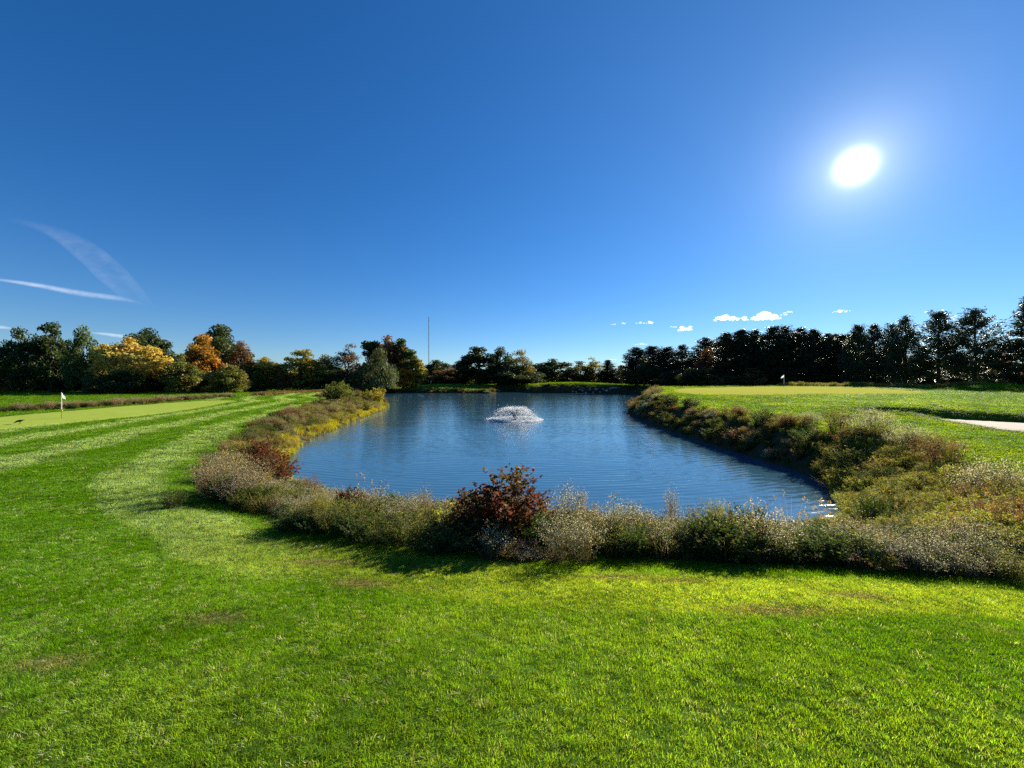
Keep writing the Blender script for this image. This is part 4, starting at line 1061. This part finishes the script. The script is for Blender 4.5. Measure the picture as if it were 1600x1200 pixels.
def lawn_grass():
    rng = np.random.RandomState(77)
    D0, d0, dmax = 950.0, 5.5, 180.0
    th_m = math.atan(1.32) + .19
    pts = []
    # even near field, thinning outwards with growing tufts
    edges = np.concatenate([[1.3], np.geomspace(2.0, dmax, 40)])
    X, Y, S = [], [], []
    for a, b in zip(edges[:-1], edges[1:]):
        s = max(1.0, ((a + b) / 2) / d0)
        n = int(D0 / s ** 2 * (b * b - a * a) * th_m)
        r = np.sqrt(rng.uniform(a * a, b * b, n)); t = rng.uniform(-th_m, th_m, n)
        X.append(np.sin(t) * r); Y.append(np.cos(t) * r); S.append(np.maximum(1, r / d0) * .82)
    x, y, s = map(np.concatenate, (X, Y, S))
    z, d, db = height(x, y)
    ew = edge_w(x, y)
    gl = np.minimum(sdist(GREEN_L, x, y), sdist(GREEN_R, x, y))
    k = (d > ew - .5) & (db > .1) & (gl > .05)
    x, y, z, s, d, ew, gl = x[k], y[k], z[k], s[k], d[k], ew[k], gl[k]
    n = len(x)
    e = d - ew                                        # distance from the unmown edge
    # mower passes follow the bank; their light and dark sheen is put into the colour
    wob = e + .25 * vnoise(x, y, .5)
    band = sstep(.6, .95, wob) * sstep(2.6, 2.15, wob) + sstep(4.7, 5.1, wob) * sstep(7.0, 6.6, wob) + sstep(9.2, 9.6, wob) * sstep(11.6, 11.2, wob) + sstep(14., 14.4, wob) * sstep(16.4, 16., wob)  # dark strip next to the bank: painted shade together with longer grass
    near_k = sstep(4.2, 3.0, np.hypot(x, y))
    band = band * (1 - near_k) + near_k * (.30 + .12 * np.sin(y * 4.2 + .5 * x))
    band = band * np.where(x > 8, .45, 1.0)
    edge = sstep(.7, .0, e)                           # longer grass by the bank
    n1 = vnoise(x, y, .9); n2 = vnoise(x + 31, y - 7, 2.6); n3 = vnoise(x - 11, y + 5, 6.5)
    light = np.array([0.385, 0.490, 0.055]) + sstep(-1, -7, x)[:, None] * np.array([.05, .03, .13]); dark = np.array([0.142, 0.298, 0.003])
    kk = np.clip(.72 * band + .12 * n1 + .12 * n2 + .10 * n3 + .08, 0, 1)[:, None]
    c = dark * (1 - kk) + light * kk
    cool = sstep(-1, -9, x)[:, None] * .5              # less red in the blades towards the left
    c = c * (1 - cool * np.array([.2, .0, .1]))
    warm = sstep(7, 13, x)[:, None]                    # yellower turf on the right
    c = c * (1 + warm * np.array([.22, .12, -.75]))
    c = c * (1 + .12 * n1 * (x > -6) + .10 * n2 + .10 * n3)[:, None]
    dry = np.zeros(n)
    for (px, py, sx, sy) in DRY: dry = np.maximum(dry, np.exp(-((x - px) / sx) ** 2 - ((y - py) / sy) ** 2))
    dry = np.clip(dry * 1.1 + .45 * (rng.rand(n) < .05) + .3 * sstep(.75, 1.1, n1 * n2 + .3 * n3), 0, 1)[:, None]
    c = c * (1 - dry) + dry * np.array([0.34, 0.27, 0.13])
    c = c * (1 + rng.uniform(-.28, .28, (n, 1)) / s[:, None] ** .6)
    dark_tuft = (rng.rand(n) < np.minimum(.3, (.12 + .12 * (n3 > .4)) / s ** .7))[:, None]          # tufts darkened at random, more often where the fine noise is high
    c = np.where(dark_tuft, c * np.array([.30, .42, .9]), c)
    pale_ = (rng.rand(n) < .022 / s * (1 + 2 * sstep(1, -6, x)))[:, None]
    c = np.where(pale_, np.array([.52, .55, .30]), c)
    lip = sstep(.1, 1.2, db[k])
    hsc = s ** .45 * (.35 + .65 * lip) * (1 + .9 * edge) * rng.uniform(.75, 1.25, n) * (1 - .45 * dry[:, 0])
    # blades lie over with the mower, one way and then back
    q = np.where(band > .5, 0.6, 3.6) + rng.normal(size=n) * .7
    rot = np.stack([rng.normal(size=n) * .12, .18 + rng.normal(size=n) * .12, q], 1)
    sc = np.stack([s, s, hsc], 1)
    scatter("lawn_grass", np.stack([x, y, z], 1), rot, sc, c, TUFTS, "short bright green grass of the lawn")
lawn_grass()

# ------------------------------------------------------------------ fountain
def fountain():
    rng = np.random.RandomState(9)
    fx, fy = at(804, 41.0), 41.0
    root = empty("pond_fountain", (fx, fy, WL)); tag(root, "white spraying fountain floating in the middle of pond", "fountain")
    mb = MB()
    mb.add(*tube([[0, 0, -.15], [0, 0, .02], [0, 0, .04]], [.30, .30, .2], 18)); mb.add(*tube([[0, 0, .03], [0, 0, .12]], [.06, .05], 10))
    mb.build("float", M_DARKPLASTIC, root)
    m, nt, out = mat_new("white_spray"); L = nt.links.new
    df = N(nt, "ShaderNodeBsdfDiffuse"); df.inputs[0].default_value = (.9, .92, .93, 1)
    tl = N(nt, "ShaderNodeBsdfTranslucent"); tl.inputs[0].default_value = (.92, .93, .93, 1)
    mx = N(nt, "ShaderNodeMixShader"); mx.inputs[0].default_value = .6
    L(df.outputs[0], mx.inputs[1]); L(tl.outputs[0], mx.inputs[2]); L(mx.outputs[0], out.inputs[0])
    # drops along their throws
    n = 12000
    a = rng.uniform(0, 6.283, n); g = 9.81
    vz = np.sqrt(2 * g * 1.0) * (1 + rng.normal(size=n) * .05); vr = 2.45 * (1 + rng.normal(size=n) * .13)
    tf = (vz + np.sqrt(vz ** 2 + 2 * g * .15)) / g
    q = rng.rand(n); q[:6000] = .45 * rng.rand(6000)          # the tight rising cone is the densest part
    t = tf * q
    r = vr * t * .95 * (.62 + .45 * t / tf) + .04
    z = .15 + vz * t - .5 * g * t * t
    c = np.stack([np.cos(a) * r, np.sin(a) * r, z], 1) + rng.normal(size=(n, 3)) * (.015 + .07 * (t / tf))[:, None]
    c[:, 2] = np.maximum(c[:, 2], .01)
    sz = rng.uniform(.014, .034, n)
    tet = np.array([[1, 1, 1], [-1, -1, 1], [-1, 1, -1], [1, -1, -1]]) * .6
    v = (c[:, None] + tet[None] * sz[:, None, None] * np.array([1, 1, 1.7])).reshape(-1, 3)
    b = np.arange(n)[:, None] * 4
    f = np.concatenate([b + np.array(q) for q in ((0, 1, 2), (0, 3, 1), (0, 2, 3), (1, 3, 2))])
    mb = MB(); mb.add(v, f); o = mb.build("spray", m, root); o["kind"] = "stuff"
    # ring of foam where the water falls back
    mb = MB(); na, nr = 120, 9
    A, Q = np.meshgrid(np.linspace(0, 6.2832, na, endpoint=False), np.linspace(0, 1, nr), indexing='ij')
    rr_ = 1.95 + 1.0 * Q + .10 * np.sin(A * 7 + 1) * Q + .06 * np.sin(A * 17)
    zz = .012 + .11 * np.sin(Q * 3.14159) * (1 + .5 * np.sin(A * 31 + Q * 9) * np.sin(A * 13)) + .02 * rng.rand(na, nr)
    v = np.stack([np.cos(A) * rr_, np.sin(A) * rr_, zz], -1).reshape(-1, 3)
    i, j = np.meshgrid(np.arange(na), np.arange(nr - 1), indexing='ij'); i2 = (i + 1) % na
    mb.add(v, np.stack([i * nr + j, i * nr + j + 1, i2 * nr + j + 1, i2 * nr + j], -1).reshape(-1, 4))
    # splashes standing on the ring
    n = 2600; a = rng.uniform(0, 6.283, n); r = 2.5 + rng.normal(size=n) * .28
    c = np.stack([np.cos(a) * r, np.sin(a) * r, .04 + np.abs(rng.normal(size=n)) * .07], 1); sz = rng.uniform(.015, .04, n)
    v = (c[:, None] + tet[None] * sz[:, None, None]).reshape(-1, 3); b = np.arange(n)[:, None] * 4
    f = np.concatenate([b + np.array(q) for q in ((0, 1, 2), (0, 3, 1), (0, 2, 3), (1, 3, 2))])
    mb2 = MB(); mb2.add(v, f); mb.build("foam_ring", m, root); o = mb2.build("splash", m, root); o["kind"] = "stuff"
fountain()

# ------------------------------------------------------------------ flags, bird, mast, rocks
def flagstick(x, y, label, rz, h=2.15, flagw=.5, thick=1.0):
    root = empty("golf_flag", (x, y, hz(x, y) + .04), rz); tag(root, label, "golf flag")
    mb = MB(); mb.add(*tube([[0, 0, -.1], [0, 0, h * .36]], .013 * thick, 8)); mb.build("lower_pole", M_DARKPLASTIC if thick > 1.5 else M_YELDARK, root)
    mb = MB(); mb.add(*tube([[0, 0, h * .36], [0, 0, h * .66]], .016 * thick, 8)); mb.build("middle_pole", M_WHITE, root)
    mb = MB(); mb.add(*tube([[0, 0, h * .66], [0, 0, h]], .012 * thick, 8)); mb.add(*tube([[0, 0, h], [0, 0, h + .04]], [.022, .008], 8)); mb.build("upper_pole", M_WHITE, root)
    # limp cloth hanging from the top
    mb = MB(); nx, ny = 14, 12
    s, t = np.meshgrid(np.linspace(0, 1, nx), np.linspace(0, 1, ny))
    X = .014 + flagw * s * (.62 + .25 * t) ; Yy = .045 * np.sin(s * 7 + t * 2.5) * s
    Z = h - .02 - .36 * t - .24 * s ** 1.3 + .02 * np.sin(s * 9)
    v = np.stack([X, Yy, Z], -1).reshape(-1, 3); v2 = v + np.array([0, .006, 0])
    i, j = np.meshgrid(np.arange(ny - 1), np.arange(nx - 1), indexing='ij'); a = i * nx + j
    f = np.stack([a, a + 1, a + nx + 1, a + nx], -1).reshape(-1, 4)
    mb.add(v, f); mb.add(v2, f[:, ::-1]); mb.build("flag_cloth", M_CLOTH, root, True)
    mb = MB(); mb.add(*tube([[0, 0, h * .33], [.07, 0, h * .31], [.09, 0, h * .29]], [.02, .045, .012], 7)); mb.build("ribbon", M_YEL, root)
    mb = MB(); mb.add(*tube([[0, 0, .0], [0, 0, .006]], [.054, .054], 14)); mb.build("hole_cup", M_WHITE, root)
M_YELDARK = plain_mat("olive_pole", (0.16, 0.15, 0.05), .5, .3, noise=.1, nscale=20)
M_CLOTH = foliage_mat("flag_cloth", .45, .8, .1, tcol=(1, 1, .97))
for n_ in M_CLOTH.node_tree.nodes:
    pass
flagstick(at(96, 32.3), 32.3, "white flag on a striped pole in the left putting green", R(-15), thick=1.5)
flagstick(at(1225, 66), 66, "small white flag on the right-hand putting green", R(150), thick=1.6)
flagstick(at(673, 158), 158, "tiny pale flag on the far mound below the mast", R(10), h=1.9, thick=2.5)

def skin_mesh(name, chain, mat, parent, sub=2):
    """closed surface grown round a chain of (point, radius)"""
    vs_, es = [c[0] for c in chain], [(c[2], i) for i, c in enumerate(chain) if c[2] is not None]
    me = bpy.data.meshes.new(name); me.from_pydata(vs_, es, [])
    o = bpy.data.objects.new(name, me); COL.objects.link(o); o.parent = parent
    sk = o.modifiers.new("skin", 'SKIN'); o.modifiers.new("sub", 'SUBSURF').levels = sub; o.modifiers["sub"].render_levels = sub
    for i, c in enumerate(chain): me.skin_vertices[0].data[i].radius = (c[1], c[1] * (c[3] if len(c) > 3 else 1)); me.skin_vertices[0].data[i].use_root = (i == 0)
    me.materials.append(mat); sk.use_smooth_shade = True
    return o
def crow(x, y, rz):
    root = empty("crow", (x, y, hz(x, y) + .05), rz); tag(root, "black crow bending down to feed on the left putting green", "bird")
    # feeding: the head low at -X, tail raised at +X
    body = [((0, 0, .20), .085, None), ((-.10, 0, .19), .075, 0), ((-.19, 0, .145), .046, 1), ((-.245, 0, .10), .040, 2), ((-.275, 0, .08), .026, 3), ((.10, 0, .235), .066, 0), ((.19, 0, .262), .034, 5), ((.27, 0, .285), .018, 6)]
    skin_mesh("body", body, M_FEATHER, root)
    mb = MB(); v, f = tube([[-.285, 0, .075], [-.32, 0, .052], [-.345, 0, .03]], [.016, .011, .002], 7); mb.add(v, f); mb.build("beak", M_DARKPLASTIC, root, True)
    mb = MB()
    for k in range(5):
        w = (k - 2) * .020
        mb.add([[.20, w - .014, .268 + .002 * k], [.20, w + .014, .268 + .002 * k], [.38, w * 1.7 + .016, .315 + .002 * k], [.39, w * 1.7, .318 + .002 * k], [.38, w * 1.7 - .016, .315 + .002 * k]], [[0, 1, 2, 3, 4]])
    mb.build("tail", M_FEATHER, root)
    for s in (-1, 1):
        w_ = MB(); xs = np.linspace(0, 1, 9)
        top = np.stack([-.13 + .42 * xs, s * (.083 - .055 * xs ** 2), .235 + .07 * xs], 1); low = np.stack([-.11 + .40 * xs, s * (.090 - .06 * xs ** 2), .235 + .06 * xs - .10 * np.sin(np.clip(xs * 1.1 + .12, 0, 1) * 3.1416)], 1)
        v = np.concatenate([top, low, top + [0, -s * .012, 0], low + [0, -s * .012, 0]]); i = np.arange(8)
        w_.add(v, np.concatenate([np.stack([i, i + 1, i + 10, i + 9], 1), np.stack([i + 18, i + 27, i + 28, i + 19], 1), np.stack([i + 9, i + 10, i + 28, i + 27], 1), np.stack([i, i + 18, i + 19, i + 1], 1)]))
        w_.build("wing", M_FEATHER, root, True)
        lg = MB(); lg.add(*tube([[.03, s * .035, .15], [.045, s * .04, .07], [.02, s * .04, 0]], [.018, .008, .007], 6))
        for q in (-.5, 0, .5): lg.add(*tube([[.02, s * .04, .004], [.02 - .05 * math.cos(q), s * .04 + .05 * math.sin(q), .002]], [.006, .003], 5))
        lg.add(*tube([[.02, s * .04, .004], [.05, s * .04, .002]], [.006, .003], 5))
        lg.build("leg", M_DARKPLASTIC, root)
crow(at(30, 28.3), 28.3, R(20))

def mast():
    x, y = at(670, 1450), 1450.0
    zb = 60.0; zt = EYE + (CV - 495) / FPX * y
    root = empty("radio_mast", (x, y, zb)); tag(root, "tall thin lattice radio mast rising over the far hill", "mast")
    H = zt - zb; w = 1.5
    mb = MB(); legs = [(w * math.cos(a), w * math.sin(a)) for a in (R(90), R(210), R(330))]
    for (lx, ly) in legs: mb.add(*tube([[lx, ly, 0], [lx, ly, H - 4]], .38, 5))
    nb = 34
    for k in range(nb):
        z0, z1 = (H - 4) * k / nb, (H - 4) * (k + 1) / nb
        for q in range(3):
            a, b = legs[q], legs[(q + 1) % 3]
            mb.add(*tube([[*a, z0], [*b, z1]], .16, 3)); mb.add(*tube([[*a, z1], [*b, z1]], .16, 3))
    mb.build("lattice", M_STEEL, root)
    mb = MB(); mb.add(*tube([[0, 0, H - 4.2], [0, 0, H - 2], [0, 0, H - 1.6], [0, 0, H + 3]], [1.8, 1.8, .5, .3], 8)); mb.build("antenna", M_STEEL, root)
    for a in (R(30), R(150), R(270)):
        for hh in (.55, .95):
            mb = MB(); mb.add(*tube([[math.cos(a) * w, math.sin(a) * w, H * hh], [math.cos(a) * H * .5, math.sin(a) * H * .5, 0]], .035, 3)); mb.build("guy_wire", M_STEEL, root)
mast()

def rock(seed, x, y, s, label, group):
    rng = np.random.RandomState(seed)
    bm = bmesh.new(); bmesh.ops.create_icosphere(bm, subdivisions=2, radius=1)
    dirs = nz(rng.normal(size=(7, 3))); off = rng.uniform(.55, .95, 7)
    for v in bm.verts:
        p = np.array(v.co)
        for d_, o_ in zip(dirs, off):
            q = p @ d_
            if q > o_: p = p - d_ * (q - o_)
        v.co = Vector(p * np.array([1.25, .9, .75]) * s)
    me = bpy.data.meshes.new("rock"); bm.to_mesh(me); bm.free(); me.materials.append(M_ROCK)
    o = bpy.data.objects.new("rock", me); COL.objects.link(o); o.location = (x, y, hz(x, y) + .12 * s); o.rotation_euler = (0, 0, rng.uniform(0, 6.28))
    tag(o, label, "rock", group)
rk = random.Random(4)
for i in range(15):
    u = 895 + i * 5.2 + rk.uniform(-1, 1)
    x = at(u, 143.0); 
    rock(i, x, 143.0 + rk.uniform(-.6, .6) + .0, rk.uniform(.35, .7), nth("rock") + " pale grey rock from the left in the row edging the right far bank", "rocks along the right far bank")
rock(60, at(760, 137), 137.6, .7, "single pale rock on the tip of the far left bank", None)

# ------------------------------------------------------------------ clouds
def cloud_mat(name, dens, aniso):
    m, nt, out = mat_new(name)
    pv = N(nt, "ShaderNodeVolumePrincipled")
    pv.inputs['Color'].default_value = (.98, .98, 1, 1); pv.inputs['Density'].default_value = dens; pv.inputs['Anisotropy'].default_value = aniso
    nt.links.new(pv.outputs[0], out.inputs['Volume'])
    return m
def cumulus(seed, u0, u1, vtop, vbot, label, group, d=5200.0, dens=.016):
    rng = np.random.RandomState(seed)
    k = d / FPX; bm = bmesh.new()
    wpx = u1 - u0; hp = vbot - vtop
    n = max(3, int(wpx / 2.4))
    for i in range(n):
        t = (i + .5) / n + rng.uniform(-.02, .02)
        env = (math.sin(math.pi * min(max(t, .02), .98))) ** .6 * (.55 + .45 * math.sin(seed * 2 + t * wpx * .28) ** 2)
        r = max(.9, hp * .30 * env * rng.uniform(.8, 1.15))
        for q in range(2):
            zz = vbot - r - q * hp * .5 * env * rng.uniform(.2, 1)
            mat = Matrix.Translation((((u0 + t * wpx) - CU) * k, d + rng.uniform(-1, 1) * hp * k * .8, EYE + (CV - zz) * k)) @ Matrix.Diagonal((r * k * 1.25, r * k * 1.3, r * k * (.9 if q == 0 else .8), 1))
            bmesh.ops.create_icosphere(bm, subdivisions=2, radius=1, matrix=mat)
    me = bpy.data.meshes.new("cloud"); bm.to_mesh(me); bm.free(); me.materials.append(M_CLOUD)
    o = bpy.data.objects.new("cloud", me); COL.objects.link(o)
    rm = o.modifiers.new("remesh", 'REMESH'); rm.mode = 'VOXEL'; rm.voxel_size = .42 * k
    tag(o, label, "cloud", group)
M_CLOUD = cloud_mat("cumulus", .009, .5)
for (s, a, b, t, q, lab) in [(1, 1114, 1150, 489, 501, "white puff left half of the longest cloud above the pines"), (2, 1148, 1174, 492, 501, "thin middle piece of the longest cloud above the pines"), (3, 1172, 1216, 484, 500, "large white puff right half of the longest cloud above the pines"),
    (4, 1220, 1229, 486, 493, "tiny cloud puff right of the longest cloud"), (5, 1228, 1237, 484, 489, "tiny slanting cloud wisp at the far right of the longest cloud"), (6, 1058, 1082, 508, 517, "small white cloud lower left of the longest cloud"), (7, 1047, 1058, 508, 512, "thin flat wisp touching left of the small lower cloud"),
    (8, 1011, 1023, 499, 506, "small bright puff leftmost cluster, rounder one"), (9, 992, 1011, 502, 506, "flat thin puff just left of the small bright puff"), (10, 970, 978, 502, 507, "tiny bright puff farther left than the flat thin puff"), (11, 956, 962, 504, 508, "faintest tiny puff, farthest left of the row"),
    (12, 1303, 1325, 482, 488, "lone flat cloud right of the longest cloud"), (13, 1200, 1222, 510, 518, "cloud half hidden behind the pine tops"), (14, 1172, 1190, 513, 519, "cloud wisp low between the pine tops"), (15, 992, 1011, 535, 539, "thin low wisp near the pine cluster"), (16, 948, 964, 560, 563, "thin wisp low over the little gap")]:
    cumulus(s, a, b, t, q, lab, "small clouds over the pines")

def streak(name, pts, wid, label, dens, aniso, d=9000.0, depth=1.0):
    """a thin spindle of ice cloud along a line of (photo bearing, height)"""
    k = d / FPX
    p = catmull([((u - CU) * k, EYE + (CV - v) * k) for u, v in pts], 8, closed=False)
    w = np.interp(np.linspace(0, 1, len(p)), np.linspace(0, 1, len(wid)), wid) * k
    P = np.stack([p[:, 0], np.full(len(p), d), p[:, 1]], 1)
    tn = nz(np.gradient(P, axis=0)); n2 = np.stack([-tn[:, 2], np.zeros(len(p)), tn[:, 0]], 1)
    sides = 24; th = np.arange(sides) * 2 * math.pi / sides
    v = P[:, None] + w[:, None, None] * (np.cos(th)[None, :, None] * n2[:, None] + np.sin(th)[None, :, None] * np.array([0, depth, 0]))
    f = []
    n = len(p)
    for i in range(n - 1):
        for j in range(sides): f.append((i * sides + j, (i + 1) * sides + j, (i + 1) * sides + (j + 1) % sides, i * sides + (j + 1) % sides))
    me = bpy.data.meshes.new(name)
    me.from_pydata([tuple(q) for q in v.reshape(-1, 3)], [], f + [tuple(range(sides)), tuple(reversed(range((n - 1) * sides, n * sides)))])
    bm = bmesh.new(); bm.from_mesh(me); bmesh.ops.recalc_face_normals(bm, faces=bm.faces); bm.to_mesh(me); bm.free()
    # thin ice: the shell thins out towards its rim and its ends
    lk = np.sin(np.clip(np.linspace(0, 1, n), 0, 1) * math.pi) ** 1.3
    al = np.abs(np.sin(th))[None, :] ** 2.6 * lk[:, None]
    ca = me.color_attributes.new("Col", 'FLOAT_COLOR', 'POINT'); c4 = np.ones((n * sides, 4), np.float32); c4[:, :3] = al.reshape(-1, 1); ca.data.foreach_set("color", c4.ravel())
    me.polygons.foreach_set("use_smooth", np.ones(len(me.polygons), bool))
    m_, nt, out = mat_new(name + "_ice"); L = nt.links.new
    at_ = N(nt, "ShaderNodeAttribute"); at_.attribute_name = "Col"
    tcn = N(nt, "ShaderNodeTexCoord"); mp = N(nt, "ShaderNodeMapping"); mp.inputs['Scale'].default_value = (.0016, .0016, .004)
    nz_ = N(nt, "ShaderNodeTexNoise"); nz_.inputs['Scale'].default_value = 1.0; nz_.inputs['Detail'].default_value = 6; nz_.inputs['Roughness'].default_value = .65
    L(tcn.outputs['Object'], mp.inputs[0]); L(mp.outputs[0], nz_.inputs['Vector'])
    rg = N(nt, "ShaderNodeMapRange"); rg.inputs['From Min'].default_value = .32; rg.inputs['From Max'].default_value = .68; rg.inputs['To Min'].default_value = .25; rg.inputs['To Max'].default_value = 1.3
    L(nz_.outputs[0], rg.inputs[0])
    m1 = N(nt, "ShaderNodeMath", operation='MULTIPLY'); L(at_.outputs['Fac'], m1.inputs[0]); L(rg.outputs[0], m1.inputs[1])
    m2 = N(nt, "ShaderNodeMath", operation='MULTIPLY'); L(m1.outputs[0], m2.inputs[0]); m2.inputs[1].default_value = dens
    tp = N(nt, "ShaderNodeBsdfTransparent"); tl = N(nt, "ShaderNodeBsdfTranslucent"); tl.inputs[0].default_value = (.95, .97, 1, 1)
    mx = N(nt, "ShaderNodeMixShader"); L(m2.outputs[0], mx.inputs[0]); L(tp.outputs[0], mx.inputs[1]); L(tl.outputs[0], mx.inputs[2]); L(mx.outputs[0], out.inputs[0])
    me.materials.append(m_)
    o = bpy.data.objects.new(name, me); COL.objects.link(o); tag(o, label, "cloud")
streak("contrail", [(-60, 428), (0, 437), (60, 446), (130, 459), (190, 467), (233, 477)], [1, 3.0, 4.5, 6, 5.5, .5], "white contrail sloping down over the left trees", .085, .3)
streak("cirrus_cloud", [(10, 342), (80, 360), (135, 392), (178, 430), (212, 462), (238, 482)], [2, 10, 17, 19, 15, 5], "faint feathery cirrus streak meeting the contrail's right end", .026, .3)
streak("cirrus_cloud", [(135, 519), (165, 522), (200, 526), (290, 532)], [.5, 3, 4, .5], "low pale cirrus band just above the yellow tree", .10, .3)
streak("cirrus_cloud", [(-40, 507), (0, 511), (40, 516)], [.5, 4, .5], "short pale cirrus band above the leftmost trees", .10, .3)
